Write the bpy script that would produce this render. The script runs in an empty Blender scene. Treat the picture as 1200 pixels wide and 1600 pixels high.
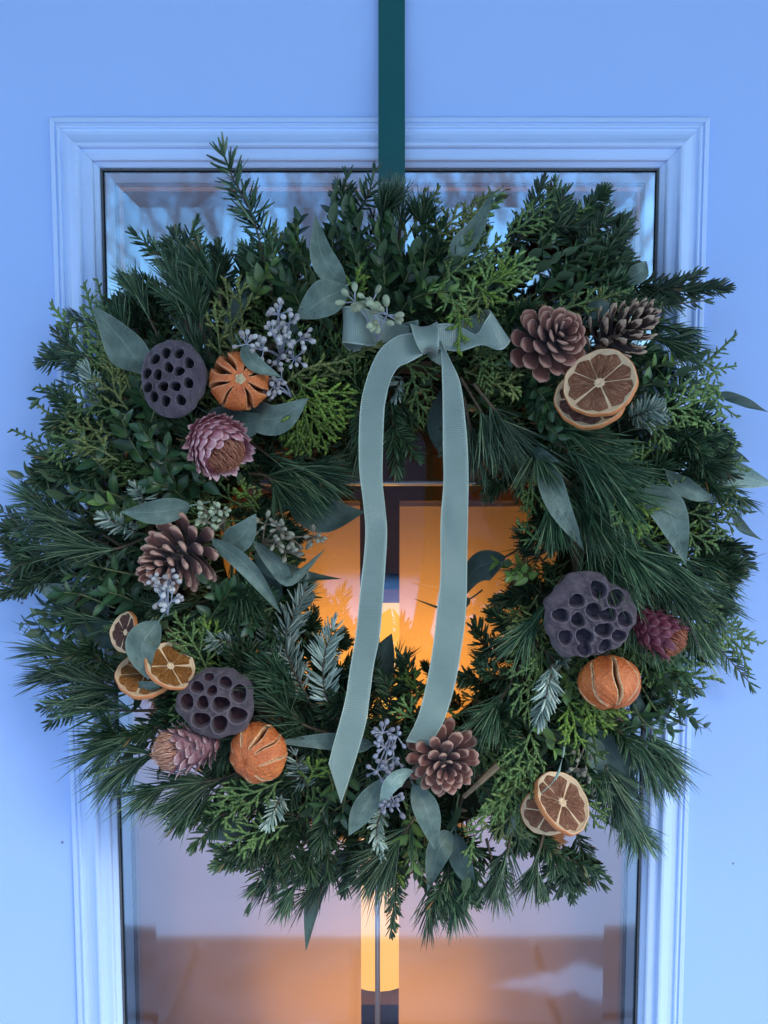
import bpy, math, random
import numpy as np
from mathutils import Vector, Matrix
R = math.radians
rng = np.random.default_rng(11)
random.seed(5)
C = bpy.context.scene.collection
sc = bpy.context.scene

# ------------------------------------------------------------------ camera
D = 0.72                     # camera to door plane, metres
PITCH = R(4.3)
FPX = 1200.0
cam_d = bpy.data.cameras.new('camera'); cam = bpy.data.objects.new('camera', cam_d); C.objects.link(cam)
cam.location = (0, -D, 0); cam.rotation_euler = (R(90) - PITCH, 0, 0)
cam_d.sensor_fit = 'VERTICAL'; cam_d.sensor_height = 32; cam_d.lens = 24.0
cam_d.clip_start = 0.01; cam_d.clip_end = 400
sc.camera = cam
# ------------------------------------------------------------------ world, sun, exposure
SUN_EL, SUN_AZ = R(36), R(140)         # azimuth from +Y, clockwise
w = bpy.data.worlds.new('World'); sc.world = w; w.use_nodes = True
nt = w.node_tree; nt.nodes.clear()
sky = nt.nodes.new('ShaderNodeTexSky'); sky.sky_type = 'NISHITA'; sky.sun_disc = False
sky.sun_elevation = SUN_EL; sky.sun_rotation = SUN_AZ
sky.air_density = 1.4; sky.dust_density = 0.05; sky.ozone_density = 5.0
bg = nt.nodes.new('ShaderNodeBackground'); bg.inputs[1].default_value = 0.12
wo = nt.nodes.new('ShaderNodeOutputWorld')
nt.links.new(sky.outputs[0], bg.inputs[0]); nt.links.new(bg.outputs[0], wo.inputs[0])
sun_d = bpy.data.lights.new('sun', 'SUN'); sun = bpy.data.objects.new('sun', sun_d); C.objects.link(sun)
sun_d.energy = 1.25; sun_d.angle = R(26); sun_d.color = (1.0, 0.88, 0.78)
sdir = Vector((math.sin(SUN_AZ) * math.cos(SUN_EL), math.cos(SUN_AZ) * math.cos(SUN_EL), math.sin(SUN_EL)))
sun.rotation_euler = sdir.to_track_quat('Z', 'Y').to_euler()
sc.view_settings.view_transform = 'Standard'; sc.view_settings.look = 'None'
sc.view_settings.exposure = 2.06; sc.view_settings.gamma = 1
sc.cycles.max_bounces = 7; sc.cycles.transparent_max_bounces = 16
sc.cycles.caustics_reflective = False; sc.cycles.caustics_refractive = False

# ------------------------------------------------------------------ geometry helpers
CAMP = np.array([0.0, -D, 0.0])
FWD = np.array([0, math.cos(PITCH), -math.sin(PITCH)]); UPV = np.array([0, math.sin(PITCH), math.cos(PITCH)])
def P(px, py, h=0.0):
    """world point seen at photo pixel (px,py) lying h metres in front of the door plane"""
    d = FWD + np.array([1.0, 0, 0]) * ((px - 600) / FPX) - UPV * ((py - 800) / FPX)
    return CAMP + d * ((D - h) / d[1])
def S(h=0.0): return (D - h) / FPX          # metres per photo pixel at height h
def nrm(v): return v / np.maximum(np.linalg.norm(v, axis=-1, keepdims=True), 1e-12)

WX, WY = 608, 868
def hf(x, y):
    r = math.hypot((x - WX), (y - WY))
    t = (r - 355) / 245.0
    return 0.030 + 0.078 * math.sqrt(max(0.0, 1 - t * t))

class MB:
    """collects vertices, quads, triangles, a per-vertex colour attribute and material slots"""
    def __init__(s): s.V = []; s.A = []; s.F = []; s.n = 0; s.UV = None
    def add(s, V, F, mat=0, attr=None):
        V = np.asarray(V, float).reshape(-1, 3); F = np.asarray(F, int)
        if attr is None: attr = np.zeros((len(V), 3))
        s.V.append(V); s.A.append(np.asarray(attr, float).reshape(-1, 3)); s.F.append((F + s.n, mat)); s.n += len(V)
    def merge(s, o):
        for (F, m), in zip(o.F): s.F.append((F + s.n, m))
        s.V += o.V; s.A += o.A; s.n += o.n
    def mesh(s, name, mats, smooth=True, origin=None):
        V = np.concatenate(s.V); A = np.concatenate(s.A)
        if origin is not None: V = V - np.asarray(origin)
        me = bpy.data.meshes.new(name)
        nl = sum(f.size for f, m in s.F); npoly = sum(len(f) for f, m in s.F)
        me.vertices.add(len(V)); me.vertices.foreach_set('co', V.astype(np.float32).ravel())
        me.loops.add(nl); me.polygons.add(npoly)
        vi = np.concatenate([f.ravel() for f, m in s.F]).astype(np.int32)
        tot = np.concatenate([np.full(len(f), f.shape[1]) for f, m in s.F]).astype(np.int32)
        st = np.concatenate([[0], np.cumsum(tot)[:-1]]).astype(np.int32)
        mi = np.concatenate([np.full(len(f), m) for f, m in s.F]).astype(np.int32)
        me.loops.foreach_set('vertex_index', vi)
        me.polygons.foreach_set('loop_start', st); me.polygons.foreach_set('loop_total', tot)
        me.polygons.foreach_set('material_index', mi)
        me.polygons.foreach_set('use_smooth', np.full(npoly, bool(smooth)))
        at = me.attributes.new('dat', 'FLOAT_COLOR', 'POINT')
        at.data.foreach_set('color', np.concatenate([A, np.ones((len(A), 1))], 1).astype(np.float32).ravel())
        for m in mats: me.materials.append(m)
        me.update(calc_edges=True); me.validate()
        return me
    def center(s): return np.concatenate(s.V).mean(0)

def link(name, mesh, parent=None, loc=(0, 0, 0), mat=None):
    o = bpy.data.objects.new(name, mesh); C.objects.link(o)
    if parent is not None: o.parent = parent
    if mat is not None: o.matrix_local = mat
    else: o.location = Vector(loc)
    return o
WORLD = {}
def empty(name, label, cat, loc=(0, 0, 0), group=None, mat=None):
    o = bpy.data.objects.new(name, None); C.objects.link(o); o.empty_display_size = 0.02
    if mat is not None: o.matrix_world = mat
    else: o.location = Vector(loc)
    o['label'] = label; o['category'] = cat
    if group: o['group'] = group
    WORLD[o.name] = np.array(o.location if mat is None else mat.translation)
    return o
def tag(o, label, cat, group=None):
    o['label'] = label; o['category'] = cat
    if group: o['group'] = group
    return o
def link_world(name, mb, mats, parent=None, smooth=True):
    """mesh given in world coordinates, origin moved to its own centre, parent has translation only"""
    c = mb.center(); me = mb.mesh(name, mats, smooth, origin=c)
    off = WORLD[parent.name] if parent is not None else 0
    return link(name, me, parent, c - off)
def frame(origin, z, xh=(1, 0, 0), roll=0.0, s=1.0):
    z = Vector(z).normalized(); x = Vector(xh); x = (x - z * x.dot(z)).normalized(); y = z.cross(x)
    m = Matrix(((x.x, y.x, z.x, 0), (x.y, y.y, z.y, 0), (x.z, y.z, z.z, 0), (0, 0, 0, 1)))
    return Matrix.Translation(Vector(origin)) @ m @ Matrix.Rotation(roll, 4, 'Z') @ Matrix.Diagonal((s, s, s, 1))

def crom(pts, n):
    p = np.asarray(pts, float)
    if len(p) == 2:
        t = np.linspace(0, 1, n)[:, None]; return p[0] * (1 - t) + p[1] * t
    q = np.vstack([2 * p[0] - p[1], p, 2 * p[-1] - p[-2]])
    u = np.linspace(0, len(p) - 1 - 1e-9, n); i = u.astype(int); t = (u - i)[:, None]
    a, b, c, d = q[i], q[i + 1], q[i + 2], q[i + 3]
    return 0.5 * (2 * b + (c - a) * t + (2 * a - 5 * b + 4 * c - d) * t**2 + (3 * b - a - 3 * c + d) * t**3)

def tubes(base, dirs, bend, L, rad, prof, seg=3, k=3, nup=None, flat=1.0, mat=0, rnd=None, mb=None):
    """n bent tapered tubes; prof = radius factor per ring"""
    mb = mb or MB(); n = len(base); base, dirs, bend = map(np.asarray, (base, dirs, bend))
    L = np.broadcast_to(L, (n,)); rad = np.broadcast_to(rad, (n,))
    s = np.linspace(0, 1, seg + 1)
    P_ = base[:, None] + dirs[:, None] * (L[:, None] * s)[..., None] + bend[:, None] * (L[:, None] * s**2)[..., None]
    if nup is None: nup = nrm(rng.normal(size=(n, 3)))
    n1 = nrm(np.cross(dirs, nup)); n2 = np.cross(n1, dirs)
    a = np.arange(k) * 2 * math.pi / k
    ring = n1[:, None] * np.cos(a)[None, :, None] + flat * n2[:, None] * np.sin(a)[None, :, None]
    V = P_[:, :, None] + ring[:, None] * (rad[:, None] * np.asarray(prof)[None])[..., None, None]
    idx = np.arange(n * (seg + 1) * k).reshape(n, seg + 1, k)
    i0 = idx[:, :-1]; i1 = idx[:, 1:]
    F = np.stack([i0, np.roll(i0, -1, 2), np.roll(i1, -1, 2), i1], -1).reshape(-1, 4)
    if rnd is None: rnd = rng.random(n)
    A = np.zeros((n, seg + 1, k, 3)); A[..., 0] = rnd[:, None, None]; A[..., 1] = s[None, :, None]; A[..., 2] = rng.random()
    mb.add(V.reshape(-1, 3), F, mat, A.reshape(-1, 3)); return mb
def tube_path(pts, r0, r1=None, k=6, mat=0, mb=None, attr=(.5, .5, .5)):
    mb = mb or MB(); pts = np.asarray(pts, float); n = len(pts); r1 = r0 if r1 is None else r1
    T = nrm(np.gradient(pts, axis=0)); up = np.array([0.13, -1, 0.21])
    n1 = nrm(np.cross(T, up)); n2 = np.cross(T, n1); a = np.arange(k) * 2 * math.pi / k
    r = np.linspace(r0, r1, n)[:, None, None]
    V = pts[:, None] + r * (n1[:, None] * np.cos(a)[None, :, None] + n2[:, None] * np.sin(a)[None, :, None])
    idx = np.arange(n * k).reshape(n, k)
    F = np.stack([idx[:-1], np.roll(idx[:-1], -1, 1), np.roll(idx[1:], -1, 1), idx[1:]], -1).reshape(-1, 4)
    mb.add(V.reshape(-1, 3), F, mat, np.tile(attr, (n * k, 1)))
    for e in (0, n - 1): mb.add(V[e], [list(range(k))], mat, np.tile(attr, (k, 1)))
    return mb
def frames(sp, up):
    T = nrm(np.gradient(sp, axis=0)); up = np.asarray(up, float)
    U = nrm(up - T * (T @ up)[:, None]); return T, U, np.cross(T, U)
def interp(A, s):
    u = np.clip(s, 0, 1) * (len(A) - 1); i = np.minimum(u.astype(int), len(A) - 2); t = (u - i)[:, None]
    return A[i] * (1 - t) + A[i + 1] * t
def box(mb, x0, x1, y0, y1, z0, z1, mat=0, bev=0.0):
    v = [(x, y, z) for x in (x0, x1) for y in (y0, y1) for z in (z0, z1)]
    mb.add(v, [(0, 1, 3, 2), (4, 6, 7, 5), (0, 4, 5, 1), (2, 3, 7, 6), (0, 2, 6, 4), (1, 5, 7, 3)], mat)
    return mb

# ------------------------------------------------------------------ material helpers
def M(name):
    m = bpy.data.materials.new(name); m.use_nodes = True; m.node_tree.nodes.clear(); return m, m.node_tree
def N(nt, t, **kw):
    n = nt.nodes.new(t)
    for k, v in kw.items():
        if k[0] == 'i' and k[1:].isdigit(): n.inputs[int(k[1:])].default_value = v
        else: setattr(n, k, v)
    return n
def ramp(nt, fac, stops):
    r = N(nt, 'ShaderNodeValToRGB'); e = r.color_ramp.elements
    e[0].position, e[0].color = stops[0][0], (*stops[0][1], 1); e[1].position, e[1].color = stops[-1][0], (*stops[-1][1], 1)
    for p, c in stops[1:-1]: q = e.new(p); q.color = (*c, 1)
    nt.links.new(fac, r.inputs[0]); return r.outputs[0]
def mixc(nt, a, b, fac, mode='MIX'):
    m = N(nt, 'ShaderNodeMix', data_type='RGBA', blend_type=mode)
    for sock, v in ((m.inputs[6], a), (m.inputs[7], b), (m.inputs[0], fac)):
        if hasattr(v, 'links'): nt.links.new(v, sock)
        else: sock.default_value = (*v, 1) if isinstance(v, tuple) else v
    return m.outputs[2]
def noise(nt, scale, detail=4, rough=.55, coord='Object', vec=None, dist=0):
    n = N(nt, 'ShaderNodeTexNoise'); n.inputs['Scale'].default_value = scale; n.inputs['Detail'].default_value = detail
    n.inputs['Roughness'].default_value = rough; n.inputs['Distortion'].default_value = dist
    if vec is None: tc = N(nt, 'ShaderNodeTexCoord'); vec = tc.outputs[coord]
    nt.links.new(vec, n.inputs['Vector']); return n.outputs[0]
def principled(nt, col, rough=.5, spec=.4, bump=None, bstr=.3, bdist=.001, sheen=0, metal=0, transl=0, coat=0):
    b = N(nt, 'ShaderNodeBsdfPrincipled')
    for sock, v in ((b.inputs['Base Color'], col), (b.inputs['Roughness'], rough)):
        if hasattr(v, 'links'): nt.links.new(v, sock)
        else: sock.default_value = (*v, 1) if isinstance(v, tuple) else v
    b.inputs['Specular IOR Level'].default_value = spec; b.inputs['Metallic'].default_value = metal
    b.inputs['Sheen Weight'].default_value = sheen; b.inputs['Coat Weight'].default_value = coat
    if bump is not None:
        bp = N(nt, 'ShaderNodeBump'); bp.inputs['Strength'].default_value = bstr; bp.inputs['Distance'].default_value = bdist
        nt.links.new(bump, bp.inputs['Height']); nt.links.new(bp.outputs[0], b.inputs['Normal'])
    out = N(nt, 'ShaderNodeOutputMaterial'); sh = b.outputs[0]
    if transl:
        tr = N(nt, 'ShaderNodeBsdfTranslucent')
        if hasattr(col, 'links'): nt.links.new(col, tr.inputs[0])
        else: tr.inputs[0].default_value = (*col, 1)
        mx = N(nt, 'ShaderNodeMixShader', i0=transl); nt.links.new(sh, mx.inputs[1]); nt.links.new(tr.outputs[0], mx.inputs[2]); sh = mx.outputs[0]
    nt.links.new(sh, out.inputs[0]); return b
def attr(nt):
    a = N(nt, 'ShaderNodeAttribute', attribute_name='dat'); s = N(nt, 'ShaderNodeSeparateColor')
    nt.links.new(a.outputs['Color'], s.inputs[0]); return s.outputs
def objrnd(nt): return N(nt, 'ShaderNodeObjectInfo').outputs['Random']

def leaf_mat(name, stops, rough=.45, spec=.35, transl=.12, tip=None, tipfac=.4, under=None, nscale=90):
    m, t = M(name); a = attr(t)
    c = ramp(t, a[0], stops)
    n = noise(t, nscale, 3); c = mixc(t, c, mixc(t, c, (.45, .45, .45), 1.0, 'MULTIPLY'), ramp(t, n, [(.35, (0, 0, 0)), (.75, (.6, .6, .6))]))
    if tip: c = mixc(t, c, tip, ramp(t, a[1], [(.6, (0, 0, 0)), (1, (tipfac,) * 3)]))
    c = mixc(t, c, (1.28, 1.06, .76), 1.0, 'MULTIPLY'); hs = N(t, 'ShaderNodeHueSaturation'); t.links.new(c, hs.inputs['Color'])
    mr = N(t, 'ShaderNodeMapRange'); t.links.new(objrnd(t), mr.inputs[0]); mr.inputs[3].default_value = .65; mr.inputs[4].default_value = 1.55
    t.links.new(mr.outputs[0], hs.inputs['Value']); c = hs.outputs[0]
    if under:
        g = N(t, 'ShaderNodeNewGeometry'); c = mixc(t, c, under, g.outputs['Backfacing'])
    principled(t, c, rough, spec, transl=transl); return m
m_fir = leaf_mat('fir_needles', [(0, (.012, .040, .026)), (.5, (.028, .080, .048)), (.85, (.055, .13, .075)), (.975, (.11, .21, .15)), (1, (.20, .13, .06))], .42, .4, .08)
m_firb = leaf_mat('silver_fir_needles', [(0, (.10, .19, .21)), (.5, (.23, .37, .42)), (1, (.42, .60, .68))], .45, .4, .08)
m_pine = leaf_mat('pine_needles', [(0, (.014, .050, .036)), (.55, (.04, .115, .080)), (.85, (.09, .20, .14)), (1, (.20, .34, .24))], .33, .5, .1)
m_cedar = leaf_mat('cedar_scales', [(0, (.042, .105, .045)), (.5, (.085, .18, .075)), (1, (.14, .26, .11))], .5, .3, .1, tip=(.18, .30, .12))
m_cedarb = leaf_mat('bright_cedar_scales', [(0, (.05, .12, .025)), (.5, (.09, .19, .04)), (1, (.15, .28, .06))], .5, .3, .12, tip=(.20, .33, .08))
m_cedary = leaf_mat('olive_cedar_scales', [(0, (.058, .10, .040)), (.5, (.10, .155, .062)), (1, (.155, .215, .09))], .5, .3, .1, tip=(.20, .25, .11))
m_box = leaf_mat('boxwood_leaf', [(0, (.015, .05, .03)), (.6, (.03, .09, .05)), (1, (.07, .16, .06))], .33, .5, .12, under=(.09, .15, .08))
m_boxl = leaf_mat('young_boxwood_leaf', [(0, (.05, .13, .04)), (.6, (.09, .20, .06)), (1, (.15, .28, .09))], .35, .5, .15, under=(.14, .22, .1))
m_eucs = []
for nm, c0, c1 in (('eucalyptus_leaf', (.062, .105, .085), (.150, .215, .17)), ('dark_eucalyptus_leaf', (.035, .065, .055), (.065, .11, .09)),
                   ('pale_eucalyptus_leaf', (.19, .29, .24), (.30, .42, .35))):
    m, t = M(nm); a = attr(t); n = noise(t, 60, 5, .6)
    c = mixc(t, c0, c1, ramp(t, n, [(.3, (0, 0, 0)), (.7, (1, 1, 1))]))
    mid = ramp(t, a[0], [(.0, (.5, .5, .5)), (.03, (.2, .2, .2)), (.06, (0, 0, 0))])
    c = mixc(t, c, tuple(min(1, v * 1.7) for v in c1), mid)
    edge = ramp(t, a[0], [(.90, (0, 0, 0)), (1, (.6, .6, .6))]); c = mixc(t, c, tuple(min(1, v * 1.35) for v in c1), edge)
    c = mixc(t, c, tuple(min(1, v * 1.5) for v in c1), ramp(t, noise(t, 24, 6, .7, dist=1.2), [(.48, (0, 0, 0)), (.66, (.55,) * 3)])); spots = noise(t, 420, 2, .5); c = mixc(t, c, tuple(v * .45 for v in c0), ramp(t, spots, [(.66, (0, 0, 0)), (.72, (.6, .6, .6))]))
    wv = N(t, 'ShaderNodeTexNoise'); wv.inputs['Scale'].default_value = 160
    principled(t, c, .5, .35, bump=wv.outputs[0], bstr=.25, bdist=.0006, transl=.1); m_eucs.append(m)
def simple(name, c0, c1, scale, rough=.6, spec=.3, bstr=.3, bdist=.0005, **kw):
    m, t = M(name); n = noise(t, scale, 5, .6); c = mixc(t, c0, c1, n)
    principled(t, c, rough, spec, bump=n, bstr=bstr, bdist=bdist, **kw); return m
m_stem = simple('woody_stem', (.05, .035, .02), (.14, .10, .06), 250)
m_gstem = simple('green_stem', (.10, .13, .05), (.16, .19, .08), 250)
m_bark = simple('bark', (.44, .27, .25), (.58, .38, .35), 8, bdist=.01)
m_twig = simple('cut_twig', (.12, .09, .05), (.25, .19, .11), 200, bdist=.001)

# ------------------------------------------------------------------ setting outside: ground, snow, porch, trees seen in the glass
def structure(o): o['kind'] = 'structure'; return o
m_soff = simple('porch_ceiling_paint', (.10, .10, .10), (.14, .14, .14), 20, .7)
m_snow = simple('snow', (.62, .64, .68), (.80, .82, .86), 1.5, .7, .2, .4, .05)
m, t = M('slate_paving'); br = N(t, 'ShaderNodeTexNoise'); br.inputs['Scale'].default_value = 3; br.inputs['Detail'].default_value = 8
principled(t, ramp(t, br.outputs[0], [(.3, (.085, .09, .105)), (.7, (.17, .175, .20))]), .8, .3, bump=br.outputs[0], bstr=.4, bdist=.01); m_slate = m
mb = MB(); n = 90; gx, gy = np.meshgrid(np.linspace(-60, 60, n), np.linspace(-90, 30, n), indexing='ij')
gz = -1.62 + .12 * np.sin(gx * .31 + 1) * np.cos(gy * .27) * np.clip((-gy - 3) / 6, 0, 1)
idx = np.arange(n * n).reshape(n, n); mb.add(np.stack([gx, gy, gz], -1).reshape(-1, 3), np.stack([idx[:-1, :-1], idx[1:, :-1], idx[1:, 1:], idx[:-1, 1:]], -1).reshape(-1, 4))
structure(link_world('snowy_ground', mb, [m_snow]))
terr = bpy.data.objects.new('porch_floor', None); C.objects.link(terr); terr.location = (0, -.9, -1.55); terr['kind'] = 'structure'; WORLD['porch_floor'] = np.array([0, -.9, -1.55])
mb = box(MB(), -1.8, 1.8, -1.68, -.06, -1.61, -1.57); link_world('mortar_bed', mb, [simple('mortar', (.2, .19, .18), (.3, .28, .27), 12)], terr, False)
yy = -.10; r_ = 0
while yy > -1.6:
    xx = -1.8 + (r_ % 2) * -.22; 
    while xx < 1.75:
        wd = .46 + .12 * random.random(); x0, x1 = max(xx + .008, -1.8), min(xx + wd - .008, 1.8)
        if x1 - x0 > .05:
            h = random.uniform(0, .006); mb = MB(); zt = -1.55 + h
            v = [(x0, yy, -1.571), (x1, yy, -1.571), (x1, yy - .37, -1.571), (x0, yy - .37, -1.571),
                 (x0 + .006, yy - .006, zt), (x1 - .006, yy - .006, zt), (x1 - .006, yy - .364, zt), (x0 + .006, yy - .364, zt)]
            mb.add(v, [(4, 7, 6, 5), (0, 4, 5, 1), (1, 5, 6, 2), (2, 6, 7, 3), (3, 7, 4, 0)]); link_world('paving_stone', mb, [m_slate], terr, False)
        xx += wd
    yy -= .385; r_ += 1
m_dust, t = M('dusting_of_snow'); a = attr(t); n_ = noise(t, 13, 8, .75); ad = N(t, 'ShaderNodeMath', operation='ADD'); t.links.new(a[0], ad.inputs[0]); t.links.new(n_, ad.inputs[1])
b_ = principled(t, (.74, .76, .82), .7, .2); t.links.new(ramp(t, ad.outputs[0], [(.66, (0, 0, 0)), (1.15, (.7,) * 3)]), b_.inputs['Alpha'])
def snow_patch(cx, cy, rx, ry, lab):
    mb = MB(); n, k = 8, 120; th = np.arange(k) * 2 * math.pi / k
    wob = 1 + .25 * np.sin(3 * th + cx * 9) + .15 * np.sin(7 * th + cy * 5) + .04 * np.sin(13 * th + cx)
    V = []
    for j in range(n):
        q = 1 - j / (n - .999); V.append(np.stack([cx + rx * q * wob * np.cos(th), cy + ry * q * wob * np.sin(th), np.full(k, -1.553 + .012 * (1 - q**4))], -1))
    idx = np.arange(n * k).reshape(n, k); mb.add(np.concatenate(V), np.stack([idx[:-1], np.roll(idx[:-1], -1, 1), np.roll(idx[1:], -1, 1), idx[1:]], -1).reshape(-1, 4), 0, np.repeat(np.stack([1 - (1 - np.arange(n) / (n - .999)), np.zeros(n), np.zeros(n)], -1)[:, None], k, 1).reshape(-1, 3))
    tag(link_world('snow_patch', mb, [m_dust]), lab, 'snow', 'snow patches reflected in the door glass')
for cx, cy, rx, ry, lab in ((-.30, -1.20, .13, .05, 'wispy snow patch on the dark paving, mirrored lower left in the glass'), (-.20, -1.08, .08, .035, 'tiny snow patch just nearer than the wispy one on the paving'),
        (.30, -1.02, .12, .05, 'snow patch mirrored in the lower glass right of the muntin'), (.42, -.88, .10, .05, 'snow patch nearest the door on the right side'), (.56, -1.42, .16, .06, 'snow patch at the lawn edge mirrored beneath the right pines'), (.20, -1.16, .06, .03, 'smallest scrap of snow in the middle of the paving')):
    snow_patch(cx, cy, rx * 1.5, ry * 1.6, lab)
mb = box(MB(), -2.4, 2.4, -1.45, -.1, 1.02, 1.10); structure(link_world('porch_ceiling', mb, [m_soff], None, False))
def tree(x, y, hgt, lab, seed):
    rr = random.Random(seed); mb = MB()
    def br(p, d, L, r, lv):
        pts = [p]; 
        for i in range(5):
            d = (d + Vector((rr.uniform(-.14, .14), rr.uniform(-.14, .14), rr.uniform(-.04, .12)))).normalized(); pts.append(pts[-1] + d * L / 5)
        tube_path(np.array([list(q) for q in pts]), r, r * .55, 5 if lv > 1 else 7, 0, mb)
        if lv < 4:
            for i in range(5 if lv else 9):
                k = rr.uniform(1.5 if lv else 2, 5); q = pts[int(k)]
                nd = (d * .6 + Vector((rr.uniform(-1, 1), rr.uniform(-1, 1), rr.uniform(.0, .8)))).normalized()
                br(q, nd, L * rr.uniform(.42, .62), r * .42, lv + 1)
    br(Vector((x, y, -1.65)), Vector((0, 0, 1)), hgt, hgt * .011, 0)
    tag(link_world('bare_tree', mb, [m_bark]), lab, 'tree', 'bare winter trees reflected in the glass')
tree(-5.4, -8.6, 6.5, 'nearest bare tree, mirrored along the left edge of the glass', 1)
tree(4.6, -9.5, 7.5, 'bare branching tree mirrored in the upper right corner of the glass', 2)
mb = MB(); n, k = 220, 12; xs = np.linspace(-16, 16, n); V = []
for j in range(k):
    q = j / (k - 1); ang = q * math.pi
    for x in xs:
        b_ = 1 + .10 * math.sin(x * 2.3) + .08 * math.sin(x * 5.1 + 1) + .05 * rng.normal()
        V.append((x, -11 - 1.1 * math.cos(ang) * b_, -1.65 + 3.3 * math.sin(ang)**.6 * b_))
idx = np.arange(n * k).reshape(k, n); mb.add(V, np.stack([idx[:-1, :-1], idx[:-1, 1:], idx[1:, 1:], idx[1:, :-1]], -1).reshape(-1, 4))
o = link_world('hedge', mb, [simple('bare_hedge', (.030, .020, .022), (.085, .06, .065), 9, .9, .1, 1, .1)]); tag(o, 'long dark winter hedge across the lawn, mirrored in the glass', 'hedge')
tree(-6.0, -13, 8.0, 'bare winter tree standing far left, behind the viewer', 3)
tree(.9, -15, 9.5, 'tall bare tree mirrored faintly behind the top of the wreath', 4)
base_tree = [o for o in C.objects if o.name.startswith('bare_tree')]
for i_, (tx, ty, sc_t) in enumerate(((-9, -15, 1.0), (-4.2, -16, 1.05), (-2.0, -18, 1.2), (3.0, -17, 1.1), (5.2, -16, 1.0), (-7, -19, 1.2), (7.6, -18, 1.15), (1.8, -21, 1.35), (-.6, -20, 1.3), (-11, -18, 1.1), (10.5, -17, 1.1), (-5.4, -22, 1.4), (5.0, -22, 1.4))):
    src = base_tree[i_ % len(base_tree)]; o = src.copy(); C.objects.link(o); hh_ = src.location.z + 1.65
    o.location = (tx, ty, -1.65 + hh_ * sc_t); o.scale = (sc_t,) * 3; o.rotation_euler = (0, 0, i_ * 1.9); o['label'] = 'faint bare tree ' + ('at the far left end of the distant row', 'left of centre just behind the hedge', 'behind the slim tree near the left middle', 'right of centre just behind the hedge', 'fourth from the right in the nearer row', 'tall and pale, far back on the left', 'tall and pale, far back on the right', 'tallest, rising right behind the middle of the lawn', 'tall, straight behind the photographer', 'leftmost of all beyond the hedge end', 'rightmost of all beyond the hedge end', 'largest crown at the rear left', 'largest crown at the rear right')[i_]
tree(8.5, -14, 9.0, 'bare winter tree standing far right, behind the viewer', 6)

# ------------------------------------------------------------------ door
m, t = M('door_paint'); n1 = noise(t, 3, 6, .6); n2 = noise(t, 1400, 2, .5)
c = mixc(t, (.37, .56, .94), (.39, .585, .96), n1)  # white door; blue cast of the outdoor light put into the paint colour
sp = N(t, 'ShaderNodeTexVoronoi', feature='F1'); sp.inputs['Scale'].default_value = 21; sp.inputs['Randomness'].default_value = 1
tc = N(t, 'ShaderNodeTexCoord'); t.links.new(tc.outputs['Object'], sp.inputs['Vector'])
c = mixc(t, c, (.12, .12, .14), ramp(t, sp.outputs['Distance'], [(.022, (.75,) * 3), (.040, (0, 0, 0))]))
principled(t, c, .42, .35, bump=noise(t, 1.0, 4, .6, vec=(lambda mp: (setattr(mp.inputs['Scale'], 'default_value', (700, 700, 14)), t.links.new(tc.outputs['Object'], mp.inputs[0]), mp.outputs[0])[2])(N(t, 'ShaderNodeMapping'))), bstr=.25, bdist=.0003); m_door = m
m, t = M('frame_paint'); n1 = noise(t, 7, 8, .7); tc = N(t, 'ShaderNodeTexCoord')
mp = N(t, 'ShaderNodeMapping'); mp.inputs['Scale'].default_value = (6, 60, 260); t.links.new(tc.outputs['Object'], mp.inputs[0])
n2 = noise(t, 1.0, 5, .7, vec=mp.outputs[0])
c = mixc(t, (.49, .67, .96), (.52, .70, .98), n1)  # frame is white too, the same blue light cast in its colour
sep = N(t, 'ShaderNodeSeparateXYZ'); g = N(t, 'ShaderNodeNewGeometry'); t.links.new(g.outputs['True Normal'], sep.inputs[0])
mu = N(t, 'ShaderNodeMath', operation='MULTIPLY'); t.links.new(ramp(t, n2, [(.50, (0, 0, 0)), (.68, (.6,) * 3)]), mu.inputs[0]); t.links.new(ramp(t, sep.outputs[2], [(.55, (.12,) * 3), (.8, (1, 1, 1))]), mu.inputs[1])
c = mixc(t, c, (.36, .34, .36), mu.outputs[0]); principled(t, c, .4, .35); m_frame = m
m_gask = simple('rubber_gasket', (.03, .035, .04), (.16, .18, .20), 380, .7, .3, .8, .001)
m_wall = simple('house_siding', (.30, .33, .38), (.36, .39, .44), 6)
m_white = simple('white_vinyl', (.60, .66, .80), (.66, .72, .86), 10, .35, .4, .05)
m_metal, t = M('brushed_metal'); principled(t, (.62, .66, .74), .32, .5, metal=.85)
m_metal = m_metal

xl, xr = -.3015, .2937                     # outer edge of lite frame
zt = P(600, 186)[2]; zb = zt - 1.50
door = empty('front_door', 'white front door tinted with the blue light cast, with a tall framed glass panel', 'door', (-.004, 0, -1.52))
DX0, DX1, DZ0, DZ1 = -.462, .454, -1.52, zt + .165
IN = .0445                                # frame width
def slab_piece(nm, x0, x1, z0, z1): link_world(nm, box(MB(), x0, x1, 0, .044, z0, z1), [m_door], door, False)
slab_piece('door_stile', DX0, xl + .02, DZ0, DZ1); slab_piece('door_stile', xr - .02, DX1, DZ0, DZ1)
slab_piece('top_rail', xl + .02, xr - .02, zt - .02, DZ1); slab_piece('bottom_rail', xl + .02, xr - .02, DZ0, zb + .02)
prof = [(0, 0), (0, .0035), (.0008, .0046), (.0046, .0052), (.0052, .0036), (.0066, .0036), (.0072, .0058), (.0086, .0064), (.0098, .0060), (.0104, .0044),
        (.0125, .0042), (.016, .0050), (.020, .0072), (.0238, .0102), (.0246, .0118), (.0256, .0126), (.0278, .0126), (.0288, .0116), (.0296, .0086),
        (.0330, .0079), (.0372, .0079), (.0386, .0070), (.0392, .0040), (.0425, .0018), (.0432, .0006), (.0432, -.0020)]
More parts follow.
